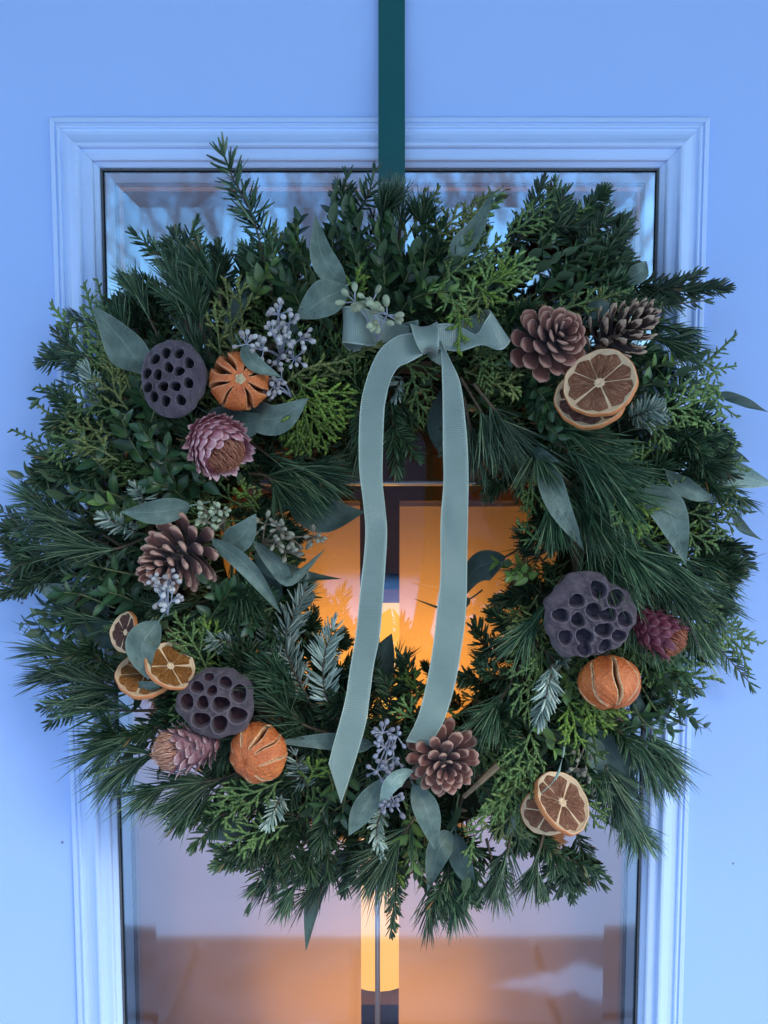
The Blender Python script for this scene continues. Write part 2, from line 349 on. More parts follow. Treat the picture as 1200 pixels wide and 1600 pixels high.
def moulding(a, b, inward_a, inward_b):
    mb = MB(); V = []
    for u, h in prof:
        for e, inn in ((a, inward_a), (b, inward_b)): V.append((e[0] + inn[0] * u, -h, e[1] + inn[1] * u))
    k = len(prof); F = [(2 * i, 2 * i + 1, 2 * i + 3, 2 * i + 2) for i in range(k - 1)]
    mb.add(V, F); o = link_world('frame_moulding', mb, [m_frame], door, False)
    return o
g_ = .0003
moulding((xl, zt), (xr, zt), (1, -1), (-1, -1)); moulding((xl, zb), (xr, zb), (1, 1), (-1, 1))
moulding((xl, zt - g_), (xl, zb + g_), (1, -1), (1, 1)); moulding((xr, zt - g_), (xr, zb + g_), (-1, -1), (-1, 1))
def ring_frame(nm, i0, i1, y0, y1, mat, smooth=False, wob=0):
    mb = MB(); x0, x1, z0, z1 = xl + i0, xr - i0, zb + i0, zt - i0; w_ = i1 - i0
    box(mb, x0, x0 + w_, y0, y1, z0, z1); box(mb, x1 - w_, x1, y0, y1, z0, z1)
    box(mb, x0 + w_, x1 - w_, y0, y1, z1 - w_, z1); box(mb, x0 + w_, x1 - w_, y0, y1, z0, z0 + w_)
    link_world(nm, mb, [mat], door, smooth)
ring_frame('gasket', .0434, .0452, -.0002, .0012, m_gask)
ring_frame('spacer_bar', .0468, .0545, .0034, .013, m_white)
ring_frame('spacer_seal', .0548, .0556, .0036, .013, m_gask)
ring_frame('edge_seal', .0436, .0466, .0034, .013, m_gask)
ring_frame('inner_frame', .0300, .0470, .0250, .050, m_white)
# glass: one bevelled pane with a bevelled border and mirror-like coating
m, t = M('coated_glass'); fr = N(t, 'ShaderNodeFresnel', i0=1.5)
gl = N(t, 'ShaderNodeBsdfGlossy'); gl.inputs['Roughness'].default_value = .045; gl.inputs[0].default_value = (.52, .77, 1, 1)
tr = N(t, 'ShaderNodeBsdfTransparent'); tr.inputs[0].default_value = (.93, .92, .92, 1)
mr = N(t, 'ShaderNodeMapRange'); t.links.new(fr.outputs[0], mr.inputs[0]); mr.inputs[3].default_value = .30; mr.inputs[4].default_value = 1
bn = noise(t, 4, 2, .4); bp = N(t, 'ShaderNodeBump'); bp.inputs['Strength'].default_value = .15; bp.inputs['Distance'].default_value = .002; t.links.new(bn, bp.inputs['Height']); t.links.new(bp.outputs[0], gl.inputs['Normal'])
mx = N(t, 'ShaderNodeMixShader'); t.links.new(mr.outputs[0], mx.inputs[0]); t.links.new(tr.outputs[0], mx.inputs[1]); t.links.new(gl.outputs[0], mx.inputs[2])
o_ = N(t, 'ShaderNodeOutputMaterial'); t.links.new(mx.outputs[0], o_.inputs[0]); m_glass = m
mb = MB(); gi = .0438; bw = .034
X = [xl + gi, xl + gi + bw, xr - gi - bw, xr - gi]; Z = [zb + gi, zb + gi + bw, zt - gi - bw, zt - gi]
V = [(X[0], .0024, Z[0]), (X[3], .0024, Z[0]), (X[3], .0024, Z[3]), (X[0], .0024, Z[3]), (X[1], .0010, Z[1]), (X[2], .0010, Z[1]), (X[2], .0010, Z[2]), (X[1], .0010, Z[2])]
mb.add(V, [(0, 1, 5, 4), (1, 2, 6, 5), (2, 3, 7, 6), (3, 0, 4, 7), (4, 5, 6, 7)]); link_world('glass_pane', mb, [m_glass], door, False)
# muntin cross between the panes
zc = P(600, 754, -.009)[2]; xc = P(590, 1500, -.009)[0]
def rod(a, b, r, nm):
    link_world(nm, tube_path(np.array([a, b], float), r, r, 12), [m_metal], door)
rod((X[0], .009, zc), (X[3], .009, zc), .0033, 'muntin_bar'); rod((xc, .009, Z[0]), (xc, .009, zc - .0035), .0026, 'muntin_bar'); rod((xc, .009, zc + .0035), (xc, .009, Z[3]), .0026, 'muntin_bar')
# jambs, head and the house wall round the door
mb = MB(); box(mb, DX0 - .055, DX0 - .004, -.02, .08, -1.55, DZ1 + .055); box(mb, DX1 + .004, DX1 + .055, -.02, .08, -1.55, DZ1 + .055); box(mb, DX0 - .004, DX1 + .004, -.02, .08, DZ1 + .004, DZ1 + .055)
tag(link_world('door_frame', mb, [m_white], None, False), 'white painted jamb and head surrounding the blue-tinted white door', 'door frame')
mb = MB(); a0, a1 = DX0 - .057, DX1 + .057
box(mb, -2.4, a0, .0, .12, -1.6, 1.0); box(mb, a1, 2.4, .0, .12, -1.6, 1.0); box(mb, a0, a1, .0, .12, DZ1 + .057, 1.0); structure(link_world('house_wall', mb, [m_wall], None, False))

# ------------------------------------------------------------------ room behind the glass
m_room = simple('room_wall_paint', (.11, .06, .05), (.13, .07, .055), 5)
mb = MB(); v = [(-1.6, .13, -1.55), (1.6, .13, -1.55), (1.6, 2.2, -1.55), (-1.6, 2.2, -1.55), (-1.6, .13, .98), (1.6, .13, .98), (1.6, 2.2, .98), (-1.6, 2.2, .98)]
mb.add(v, [(0, 1, 2, 3), (4, 7, 6, 5), (1, 5, 6, 2), (0, 3, 7, 4), (2, 6, 7, 3)]); structure(link_world('room_interior', mb, [m_room], None, False))
# sheer linen half curtains either side of a narrow gap
m, t = M('sheer_linen'); tc = N(t, 'ShaderNodeTexCoord'); w1 = N(t, 'ShaderNodeTexWave', bands_direction='X'); w2 = N(t, 'ShaderNodeTexWave', bands_direction='Z')
for w_ in (w1, w2):
    w_.inputs['Scale'].default_value = 330; w_.inputs['Distortion'].default_value = 1.2; w_.inputs['Detail'].default_value = 2; t.links.new(tc.outputs['Object'], w_.inputs['Vector'])
mm = N(t, 'ShaderNodeMath', operation='MULTIPLY'); t.links.new(w1.outputs[1], mm.inputs[0]); t.links.new(w2.outputs[1], mm.inputs[1])
tl = N(t, 'ShaderNodeBsdfTranslucent'); t.links.new(mixc(t, (.90, .84, .74), (.52, .46, .38), mm.outputs[0]), tl.inputs[0]); df = N(t, 'ShaderNodeBsdfDiffuse'); df.inputs[0].default_value = (.50, .50, .58, 1)
a1_ = N(t, 'ShaderNodeMixShader', i0=.42); t.links.new(tl.outputs[0], a1_.inputs[1]); t.links.new(df.outputs[0], a1_.inputs[2])
tp = N(t, 'ShaderNodeBsdfTransparent'); a2_ = N(t, 'ShaderNodeMixShader'); t.links.new(ramp(t, mm.outputs[0], [(0, (.0,) * 3), (1, (.035,) * 3)]), a2_.inputs[0])
t.links.new(a1_.outputs[0], a2_.inputs[1]); t.links.new(tp.outputs[0], a2_.inputs[2]); o_ = N(t, 'ShaderNodeOutputMaterial'); t.links.new(a2_.outputs[0], o_.inputs[0]); m_linen = m
def curtain(x0, x1, lab, ph):
    n, k = 60, 30; xs = np.linspace(x0, x1, n); ztop = P(600, 787, -.06)[2]; zs = np.linspace(ztop, zb + .03, k)
    gx, gz = np.meshgrid(xs, zs, indexing='ij'); gy = .060 + .0012 * np.sin(gx * 70 + ph + gz * 3) + .0006 * np.sin(gx * 23 + gz * 11)
    idx = np.arange(n * k).reshape(n, k); mb = MB(); mb.add(np.stack([gx, gy, gz], -1).reshape(-1, 3), np.stack([idx[:-1, :-1], idx[:-1, 1:], idx[1:, 1:], idx[1:, :-1]], -1).reshape(-1, 4))
    c_ = empty('curtain', lab, 'curtain', (x0, .06, zb), 'sheer half curtains behind the glass')
    link_world('sheer_panel', mb, [m_linen], c_)
    link_world('hem', tube_path(np.array([[x0, .06, ztop], [x1, .06, ztop]]), .003, .003, 8), [m_linen], c_)
cl = P(563, 1000, -.06)[0]; cr = P(624, 1000, -.06)[0]
curtain(X[0], cl, 'sheer glowing curtain left of the dark centre gap', 0); curtain(cr, X[3], 'sheer glowing curtain right of the dark centre gap', 2)
# tall paper lamp glowing behind the gap
lx = P(592, 1200, -.22)[0]; z1_ = P(592, 930, -.22)[2]; z0_ = P(592, 1566, -.15)[2]
lamp = empty('paper_lamp', 'tall glowing amber paper lamp on a dark base behind the glass', 'lamp', (lx, .22, -1.55))
m, t = M('glowing_paper'); em = N(t, 'ShaderNodeEmission'); em.inputs[0].default_value = (1, .50, .09, 1); em.inputs[1].default_value = .42
o_ = N(t, 'ShaderNodeOutputMaterial'); t.links.new(em.outputs[0], o_.inputs[0]); m_glow = m
m_dark = simple('dark_wood', (.03, .018, .012), (.07, .04, .025), 30, .4)
mb = MB(); k = 24; a = np.arange(k) * 2 * math.pi / k; rows = []
for z_, r_ in ((z0_, .052), (z0_ + .02, .058), ((z0_ + z1_) / 2, .060), (z1_ - .02, .058), (z1_, .052)): rows.append(np.stack([lx + r_ * np.cos(a), .22 + r_ * np.sin(a), np.full(k, z_)], -1))
idx = np.arange(5 * k).reshape(5, k); mb.add(np.concatenate(rows), np.stack([idx[:-1], np.roll(idx[:-1], -1, 1), np.roll(idx[1:], -1, 1), idx[1:]], -1).reshape(-1, 4)); link_world('lamp_shade', mb, [m_glow], lamp)
for dx in (-.06, .06):
    for zy in (965, 1430):
        ld = bpy.data.lights.new('curtain_glow_light', 'POINT'); ld.energy = .25 if zy < 1200 else .12; ld.color = (1, .38, .07); ld.shadow_soft_size = .045  # added lights outside the paper shade, there to brighten the curtains
        lo_ = bpy.data.objects.new('curtain_glow_light', ld); C.objects.link(lo_); lo_.parent = lamp; lo_.location = (dx, -.075, P(592, zy, -.22)[2] + 1.55)
mb = MB(); box(mb, lx - .075, lx + .075, .15, .29, -1.55, z0_ - .003); link_world('lamp_base', mb, [m_dark], lamp, False)
mb = MB(); box(mb, lx - .06, lx + .06, .16, .28, z1_ + .002, z1_ + .018); box(mb, lx - .012, lx + .012, .21, .23, z1_ + .018, z1_ + .06); link_world('lamp_cap', mb, [m_dark], lamp, False)
# dark post and rail of an inner screen, warm wall beyond
m_ter = simple('amber_wall', (.62, .24, .06), (.72, .30, .09), 6)
scr = empty('window_screen', 'dark mullioned screen with amber panes across the room', 'screen', (0, 1.2, -1.55))
for i in range(9):
    x = -.8 + i * .2; mb = box(MB(), x + .008, x + .192, 1.2, 1.21, -.16, .02); link_world('pane', mb, [m_ter], scr, False)
for i in range(10):
    x = -.8 + i * .2; mb = box(MB(), x - .007, x + .007, 1.185, 1.215, -.18, .04); link_world('mullion', mb, [m_dark], scr, False)
mb = box(MB(), -.85, .85, 1.18, 1.22, -.21, -.182); link_world('rail', mb, [m_dark], scr, False)
mb = box(MB(), lx - .1, lx + .1, .75, .80, -1.55, .3); tag(link_world('dark_post', mb, [m_dark], None, False), 'dark upright post seen through the centre gap of the curtains', 'post')

# ------------------------------------------------------------------ hanger
m, t = M('green_enamel'); principled(t, (.003, .10, .105), .10, 1.0, coat=.9); m_green = m
hp = [(612, -230, .0035), (612, 0, .0045), (612, 100, .0075), (612, 180, .0135), (612, 235, .017), (612, 320, .021), (612, 440, .024)]
mb = MB(); pts = crom([P(*q) for q in hp], 40); ww = .0118
top = np.array([pts[0][0], -.003, DZ1 + .0022]); pts = pts[pts[:, 2] < DZ1]; ov = [np.array([top[0], y_, DZ1 + .0022]) for y_ in (.046, .02, -.003)]
pts = np.vstack([[np.array([top[0], .0475, DZ1 - .03])], ov, pts]); T = nrm(np.gradient(pts, axis=0)); Nn = nrm(np.cross(np.array([1., 0, 0]), T))
V = []
for p_, n_ in zip(pts, Nn):
    for sx, sn in ((-1, 0), (-.97, 1), (.97, 1), (1, 0)): V.append(p_ + np.array([sx * ww, 0, 0]) + n_ * sn * .0010 * (1 if n_[1] < 0 or True else -1))
k = len(pts); F = []
for i in range(k - 1):
    for j in range(4): F.append((4 * i + j, 4 * i + (j + 1) % 4, 4 * i + 4 + (j + 1) % 4, 4 * i + 4 + j))
mb.add(V, F); tag(link_world('wreath_hanger', mb, [m_green], None, False), 'dark green metal over-door strap holding up the wreath', 'hanger')

# ------------------------------------------------------------------ sprig generators
def stem(mb, sp, r0, r1, mat=1): tube_path(sp, r0, r1, 5, mat, mb)
def g_fir(sp, up, L=.013, w=.00062, n=150, flat=.45, mb=None, side=0, wild=0.0, r0=.0011, tipa=34):
    mb = mb or MB(); T, U, Sd = frames(sp, up); s = np.sort(rng.uniform(.03, 1.0, n)); s[-6:] = 1
    p, t_, u_, s_ = interp(sp, s), nrm(interp(T, s)), nrm(interp(U, s)), nrm(interp(Sd, s))
    sg = np.where(rng.random(n) < .5, 1, -1)[:, None]; ph = np.where(rng.random(n) < flat, rng.normal(12, 14, n), rng.uniform(-25, 88, n)); ph = np.radians(ph)[:, None]
    rad = sg * np.cos(ph) * s_ + np.sin(ph) * u_
    a = np.radians(62 - tipa * s**2.5 + rng.normal(0, 6 + 14 * wild, n))[:, None]; a[-6:] = np.radians(rng.uniform(5, 35, (6, 1)))
    d = nrm(np.cos(a) * t_ + np.sin(a) * rad); Ln = L * rng.uniform(.75, 1.12, n) * (1 - .25 * s**4) * (.75 + .25 * np.minimum(1, s * 5))
    tubes(p, d, t_ * .16 + u_ * .06 + rng.normal(0, .04, (n, 3)), Ln, w * rng.uniform(.85, 1.15, n), [.6, 1, 1, .45], 3, 4, nrm(u_ + rng.normal(0, .35, (n, 3))), .4, 0, mb=mb)
    stem(mb, sp, r0, r0 * .5)
    Lt = np.linalg.norm(np.diff(sp, axis=0), axis=1).sum()
    for i in range(side):
        q = .22 + .5 * i / max(1, side - 1) if side > 1 else .4; q = np.array([q + rng.uniform(-.05, .05)]); sgn = 1 if i % 2 else -1
        p0, tt, ss, uu = interp(sp, q)[0], interp(T, q)[0], interp(Sd, q)[0], interp(U, q)[0]
        dd = nrm(tt * .72 + ss * sgn * .62 + uu * rng.uniform(-.1, .25)); l2 = Lt * (1 - q[0]) * rng.uniform(.6, .85)
        ts = np.linspace(0, 1, 8)[:, None]; g_fir(p0 + dd * l2 * ts + tt * l2 * .15 * ts**2, up, L * .92, w, int(n * .5), flat, mb, 0, wild, r0 * .7)
    return mb
def g_pine(sp, up, L=.045, w=.00036, n=34, mb=None, spread=1.0, droop=.08):
    mb = mb or MB(); T, U, Sd = frames(sp, up); s = np.sort(rng.beta(2.2, 1.2, n)); s = .15 + .85 * s
    s = np.repeat(s, 5); m_ = len(s); p, t_, u_, s_ = interp(sp, s), nrm(interp(T, s)), nrm(interp(U, s)), nrm(interp(Sd, s))
    az = np.repeat(rng.uniform(-.6, math.pi + .6, n), 5)[:, None]; rad = np.cos(az) * s_ + np.sin(az) * u_ * .8
    a = np.repeat(np.radians(rng.uniform(12, 44, n) * (1.15 - .35 * s[::5]) * spread), 5)[:, None]
    d = nrm(np.cos(a) * t_ + np.sin(a) * rad + rng.normal(0, .11, (m_, 3))); Ln = L * rng.uniform(.65, 1.1, m_)
    bend = np.array([0, 0, -1.]) * droop + rng.normal(0, .055, (m_, 3)) - d * 0
    tubes(p, d, bend, Ln, w * rng.uniform(.8, 1.2, m_), [.9, 1, .9, .7, .12], 4, 3, None, 1, 0, mb=mb)
    stem(mb, sp, .0014, .0009); return mb
OCT_F = np.array([(0, 1, 2), (0, 2, 3), (0, 3, 4), (0, 4, 1), (5, 2, 1), (5, 3, 2), (5, 4, 3), (5, 1, 4)])
def g_cedar(sp, up, W=.02, mb=None, step=.0030, sc_=.0021, lush=1.0):
    """flat spray: alternate branchlets set with tiny overlapping scale leaves"""
    mb = mb or MB(); T, U, Sd = frames(sp, up); Lt = np.linalg.norm(np.diff(sp, axis=0), axis=1).sum(); n = max(6, int(Lt / (step * 1.5)))
    P0, D0, U0, A0 = [], [], [], []
    def chain(p, d, u, L, curl, lv):
        k = max(2, int(L / (sc_ * .8))); q = p.copy(); dd = d.copy()
        for i in range(k):
            P0.append(q.copy()); D0.append(dd.copy()); U0.append(u); A0.append((lv + i / k) / 3)
            dd = nrm(dd + curl * .05 + u * rng.normal(0, .035)); q = q + dd * sc_ * .8
        return q
    s = np.linspace(.08, 1, n); p, t_, u_, s_ = interp(sp, s), nrm(interp(T, s)), nrm(interp(U, s)), nrm(interp(Sd, s))
    rows = np.linspace(0, 1, int(Lt / (sc_ * .8)))
    pa, ta, ua = interp(sp, rows), nrm(interp(T, rows)), nrm(interp(U, rows))
    for i in range(len(rows)): P0.append(pa[i]); D0.append(ta[i]); U0.append(ua[i]); A0.append(.2 + .5 * rows[i])
    for i in range(n):
        sg = 1 if i % 2 else -1; env = W * (1 - s[i]**2.2) * (.45 + .55 * min(1, s[i] * 3.5)) * rng.uniform(.8, 1.1)
        if env < .003: env = .003
        a = R(44 - 12 * s[i] + rng.normal(0, 3)); tilt = rng.normal(0, .10); d = nrm(math.cos(a) * t_[i] + math.sin(a) * sg * s_[i] + u_[i] * tilt)
        k = max(1, int(env / (step * 1.25))); q = p[i].copy(); uu = nrm(u_[i] + s_[i] * rng.normal(0, .25))
        chain(q, d, uu, env, t_[i], 1)
        side = np.cross(uu, d)
        for j in range(1, k):
            f = j / k; l2 = env * (1 - f) * .52 * lush
            if l2 < .0022: continue
            b0 = q + d * env * f; sg2 = 1 if (j + i) % 2 else -1
            for g2 in ((sg2,) if lush < 1.2 else (1, -1)):
                d2 = nrm(d * .76 + side * g2 * .62 + t_[i] * .12); chain(b0, d2, uu, l2, d, 2)
    Pn, Dn, Un = np.array(P0), nrm(np.array(D0)), np.array(U0); A = np.array(A0)
    Sn = nrm(np.cross(Dn, Un)); Un = np.cross(Sn, Dn); m_ = len(Pn); sz = sc_ * rng.uniform(.85, 1.15, m_)[:, None]
    V = np.stack([Pn - Dn * sz * .55, Pn + Sn * sz * .40 + Dn * sz * .35, Pn + Un * sz * .24 + Dn * sz * .3, Pn - Sn * sz * .40 + Dn * sz * .35, Pn - Un * sz * .24 + Dn * sz * .3, Pn + Dn * sz * 1.45], 1)
    F = (OCT_F[None] + (np.arange(m_) * 6)[:, None, None]).reshape(-1, 3)
    At = np.zeros((m_, 6, 3)); At[..., 0] = np.clip(.5 + rng.normal(0, .22, m_), 0, 1)[:, None]; At[..., 1] = A[:, None]
    mb.add(V.reshape(-1, 3), F, 0, At.reshape(-1, 3)); stem(mb, sp[:max(3, int(len(sp) * .7))], .0008, .0005); return mb
# boxwood leaf prototype, lies along +X, upper face +Z, unit length
def leaf_proto(wd=.24, cup=.10, nx=6, ny=4, tipb=-.12):
    V, A = [], []
    for i in range(nx + 1):
        u = i / nx; hw = wd * (math.sin(math.pi * u**.82) ** .72 if 0 < u < 1 else 0) + .012
        for j in range(ny + 1):
            v = j / ny * 2 - 1; V.append((u, hw * v, cup * abs(v) * hw * 2 + tipb * u * u + .03 * math.sin(u * 5))); A.append((1 - abs(v) * .9, u, 0))
    idx = np.arange((nx + 1) * (ny + 1)).reshape(nx + 1, ny + 1)
    return np.array(V), np.stack([idx[:-1, :-1], idx[1:, :-1], idx[1:, 1:], idx[:-1, 1:]], -1).reshape(-1, 4), np.array(A)
LV, LF, LA = leaf_proto()
def box_leaves(sp, up, L=.0135, gap=.0068, spread=1.0):
    T, U, Sd = frames(sp, up); Lt = np.linalg.norm(np.diff(sp, axis=0), axis=1).sum(); n = max(4, int(Lt / gap)); out = []
    s = np.linspace(.15, 1, n)
    for i in range(n):
        q = np.array([s[i]]); p, t_, u_, s_ = interp(sp, q)[0], nrm(interp(T, q)[0]), nrm(interp(U, q)[0]), nrm(interp(Sd, q)[0])
        th = (0 if i % 2 else 1.25) + rng.normal(0, .25)
        for sg in (1, -1):
            rad = sg * (math.cos(th) * s_ + math.sin(th) * u_); 
            if rad @ u_ < -.35: rad = nrm(rad + u_ * .6)
            a = R((58 - 30 * s[i]**2 + rng.normal(0, 8)) * spread); d = nrm(math.cos(a) * t_ + math.sin(a) * rad + u_ * .10)
            nn = nrm(t_ * .75 + u_ * .55 - rad * .25 + rng.normal(0, .12, 3)); nn = nrm(nn - d * (nn @ d)); y = np.cross(nn, d)
            l = L * rng.uniform(.75, 1.1) * (1 - .25 * s[i]**3); out.append((p, d, y, nn, l))
    return out
def g_box(sp, up, L=.0135, mb=None, **kw):
    mb = mb or MB()
    for p, d, y, nn, l in box_leaves(sp, up, L, **kw):
        A = LA.copy(); A[:, 0] = np.clip(A[:, 0] * .5 + rng.normal(.25, .22), 0, 1)
        mb.add(p + (LV[:, :1] * d + LV[:, 1:2] * y + LV[:, 2:] * nn) * l, LF, 0, A)
    stem(mb, sp, .0009, .0006); return mb

wc = P(WX, WY, .05)
wreath = empty('evergreen_wreath', 'round mixed evergreen wreath hanging over the door glass', 'wreath', P(600, 1470, .02)); WW = WORLD[wreath.name]
Vw = np.array([0, -1.0, 0])
def spine(pts, h=None, n=14, buried=.028, lift=0.0):
    out = []
    for i, q in enumerate(pts):
        f = i / (len(pts) - 1)
        hh = q[2] if len(q) > 2 else hf(q[0], q[1]) + lift - buried * (1 - f)**1.3
        out.append(P(q[0], q[1], hh))
    return crom(out, n)
def upj(j=.25): return nrm(Vw + rng.normal(0, j, 3))
KIND = {'F': ('fir_sprig', lambda: [m_fir, m_stem]), 'B': ('silver_fir_sprig', lambda: [m_firb, m_stem]), 'P': ('pine_sprig', lambda: [m_pine, m_stem]),
        'C': ('cedar_sprig', lambda: [m_cedar, m_gstem]), 'G': ('bright_cedar_sprig', lambda: [m_cedarb, m_gstem]), 'Y': ('olive_cedar_sprig', lambda: [m_cedary, m_gstem]),
        'X': ('boxwood_sprig', lambda: [m_box, m_gstem]), 'x': ('young_boxwood_sprig', lambda: [m_boxl, m_gstem])}
def gen(kind, sp, up, kw):
    Lt = np.linalg.norm(np.diff(sp, axis=0), axis=1).sum()
    if kind == 'F': return g_fir(sp, up, kw.get('L', .0135), kw.get('w', .00095), int(kw.get('n', 60 + Lt * 2600) * .72), kw.get('flat', .4), side=kw.get('side', 3 if Lt > .05 else 0), wild=kw.get('wild', .2), tipa=kw.get('tipa', 34))
    if kind == 'B': return g_fir(sp, up, kw.get('L', .0125) * 1.1, .00098, int(kw.get('n', 46 + Lt * 1700) * .85), kw.get('flat', .5), side=kw.get('side', 0), wild=.1)
    if kind == 'P': return g_pine(sp, up, kw.get('L', .046) * .9, kw.get('w', .00044) * 1.35, int(kw.get('n', 30) * .66), spread=kw.get('sp', 1), droop=kw.get('droop', .08))
    if kind in 'CGY': return g_cedar(sp, up, kw.get('W', .022) * 1.45, lush=kw.get('lush', 1.0), sc_=kw.get('sc', .0024) * 1.40, step=.0040)
    return g_box(sp, up, kw.get('L', .0145), spread=kw.get('sp', 1))
n_leafobj = 0
LEAFM = {}
def sprig(kind, *pts, lift=0.0, buried=.028, hero=False, j=.22, **kw):
    global n_leafobj
    if kind in 'CGY': lift += .008; buried = .018
    sp = spine(pts, lift=lift, buried=buried); up = upj(j); nm, mats = KIND[kind]
    if kind in 'Xx' and hero and n_leafobj < 285:
        mb = MB(); stem(mb, sp, .0009, .0006, 0); c = mb.center(); o = link(nm, mb.mesh(nm, [m_gstem], True, origin=c), wreath, c - WW)
        if kind not in LEAFM:
            LEAFM[kind] = []
            for q in range(4):
                lm = MB(); A = LA.copy(); A[:, 0] = np.clip(A[:, 0] * .5 + [.02, .2, .35, .5][q], 0, 1); lm.add(LV, LF, 0, A); LEAFM[kind].append(lm.mesh('leaf', [mats()[0]]))
        for p, d, y, nn, l in box_leaves(sp, up, kw.get('L', .0145) * 1.25, gap=.0082, spread=kw.get('sp', 1)):
            mt = Matrix(((d[0] * l, y[0] * l, nn[0] * l, p[0] - c[0]), (d[1] * l, y[1] * l, nn[1] * l, p[1] - c[1]), (d[2] * l, y[2] * l, nn[2] * l, p[2] - c[2]), (0, 0, 0, 1)))
            link('leaf', random.choice(LEAFM[kind]), o, mat=mt); n_leafobj += 1
        return o
    return link_world(nm, gen(kind, sp, up, kw), mats(), wreath)

exec_after = []
# inner ring of bound stems
mb = MB(); th = np.linspace(0, 2 * math.pi, 80)
for q in range(14):
    rr_ = 345 + rng.uniform(-75, 75); h_ = rng.uniform(.02, .055); ph = rng.uniform(0, 6)
    pts = np.array([P(WX + (rr_ + 12 * math.sin(5 * a + ph)) * math.cos(a), WY + (rr_ + 12 * math.sin(4 * a + ph)) * math.sin(a), h_ + .006 * math.sin(7 * a + ph)) for a in th])
    tube_path(pts, .0045, .0045, 6, 0, mb)
link_world('stem_ring', mb, [m_stem], wreath)

mb = MB(); th = np.linspace(0, 2 * math.pi, 120, endpoint=False); k = 14; ph = np.arange(k) * 2 * math.pi / k
V = np.array([[P(WX + (350 + (88 + 8 * math.sin(9 * a + 2 * b)) * math.cos(b)) * math.cos(a), WY + (350 + (88 + 8 * math.sin(9 * a + 2 * b)) * math.cos(b)) * math.sin(a), .030 + .018 * math.sin(b)) for b in ph] for a in th])
idx = np.arange(120 * k).reshape(120, k); nx_ = np.roll(idx, -1, 0); mb.add(V.reshape(-1, 3), np.stack([idx, np.roll(idx, -1, 1), np.roll(nx_, -1, 1), nx_], -1).reshape(-1, 4))
link_world('light_block_ring', mb, [simple('dark_light_block', (.010, .016, .008), (.035, .045, .02), 260, .9, .1, 1.0, .004)], wreath)  # unseen solid ring, added to block light coming through the sprigs
# ---- filler sprigs (copies of a few spares), packed under the placed ones
def bulk_outer(a):       # outer radius in px by screen angle (deg, 0=right, 90=down)
    k = [(0, 540), (20, 535), (40, 490), (60, 500), (80, 520), (100, 500), (120, 480), (140, 480), (160, 530), (180, 540), (200, 540), (220, 520), (240, 500), (260, 525), (275, 530), (290, 520), (310, 500), (330, 500), (345, 520), (360, 540)]
    a %= 360
    for (a0, r0), (a1, r1) in zip(k, k[1:]):
        if a0 <= a <= a1: return r0 + (r1 - r0) * (a - a0) / (a1 - a0)
protos = {}
for kd, cnt in (('F', 5), ('P', 5), ('C', 5), ('X', 4), ('Y', 2), ('G', 2)):
    protos[kd] = []
    for q in range(cnt):
        L_ = .062 + .012 * rng.random(); ts = np.linspace(0, 1, 12)[:, None]
        sp = np.array([1., 0, 0]) * L_ * ts + np.array([0, rng.normal(0, .18), -.18]) * L_ * ts**2
        mb = gen(kd, sp, np.array([0, 0, 1.]), {'side': 2, 'W': .024, 'L': {'X': .018, 'F': .0135, 'P': .04}.get(kd, 0)}); protos[kd].append(mb.mesh(KIND[kd][0], KIND[kd][1]()))
def place(kd, px, py, h, ang, tilt, s=1.0, roll=0.0):
    """ang: screen direction in degrees (0 right, 90 down); tilt: lift of the tip towards the viewer"""
    d = np.array([math.cos(R(ang)) * math.cos(tilt), -math.sin(tilt), -math.sin(R(ang)) * math.cos(tilt)])
    u = nrm(Vw - d * (Vw @ d)); y = np.cross(u, d); c_, s_ = math.cos(roll), math.sin(roll); u, y = u * c_ + y * s_, y * c_ - u * s_
    p = P(px, py, h) - WW
    mt = Matrix(((d[0] * s, y[0] * s, u[0] * s, p[0]), (d[1] * s, y[1] * s, u[1] * s, p[1]), (d[2] * s, y[2] * s, u[2] * s, p[2]), (0, 0, 0, 1)))
    return link(KIND[kd][0], random.choice(protos[kd]), wreath, mat=mt)
def sector_kinds(a):
    a %= 360
    if a < 60: return 'PPCFCXYC'
    if a < 120: return 'PFFCXCX'
    if a < 170: return 'PPFFCXC'
    if a < 215: return 'XXCFCYX'
    if a < 250: return 'XFPCYX'
    if a < 300: return 'XXFCXC'
    return 'XFFCXCG'
for layer, (cnt, hoff, r_in, r_out, sc0) in enumerate([(64, -.055, .55, .98, 1.15), (78, -.03, .35, .93, 1.05), (92, -.018, .05, .88, .95)]):
    for i in range(cnt):
        a = 360 * (i + rng.uniform(-.4, .4)) / cnt; ro = bulk_outer(a); ri = 205
        f = r_in + (r_out - r_in) * rng.random() ** .8; r = ri + (ro - ri) * f - 100
        r = max(r, ri + 35); px, py = WX + r * math.cos(R(a)), WY + r * math.sin(R(a))
        swirl = rng.normal(12, 26); place(random.choice(sector_kinds(a)), px, py, max(.010, hf(px, py) + hoff - .004), a + swirl, rng.uniform(-.05, .28), sc0 * rng.uniform(.85, 1.15), rng.normal(0, .4))
for i in range(110):     # low, dense, any direction: closes the gaps
    a = 360 * i / 110 + rng.uniform(-2, 2); r = rng.uniform(270, 430); px, py = WX + r * math.cos(R(a)), WY + r * math.sin(R(a))
    place(random.choice('XFXFC'), px, py, rng.uniform(.03, .055), a + rng.uniform(-80, 80), rng.uniform(0, .4), rng.uniform(.8, 1.1), rng.normal(0, .4))
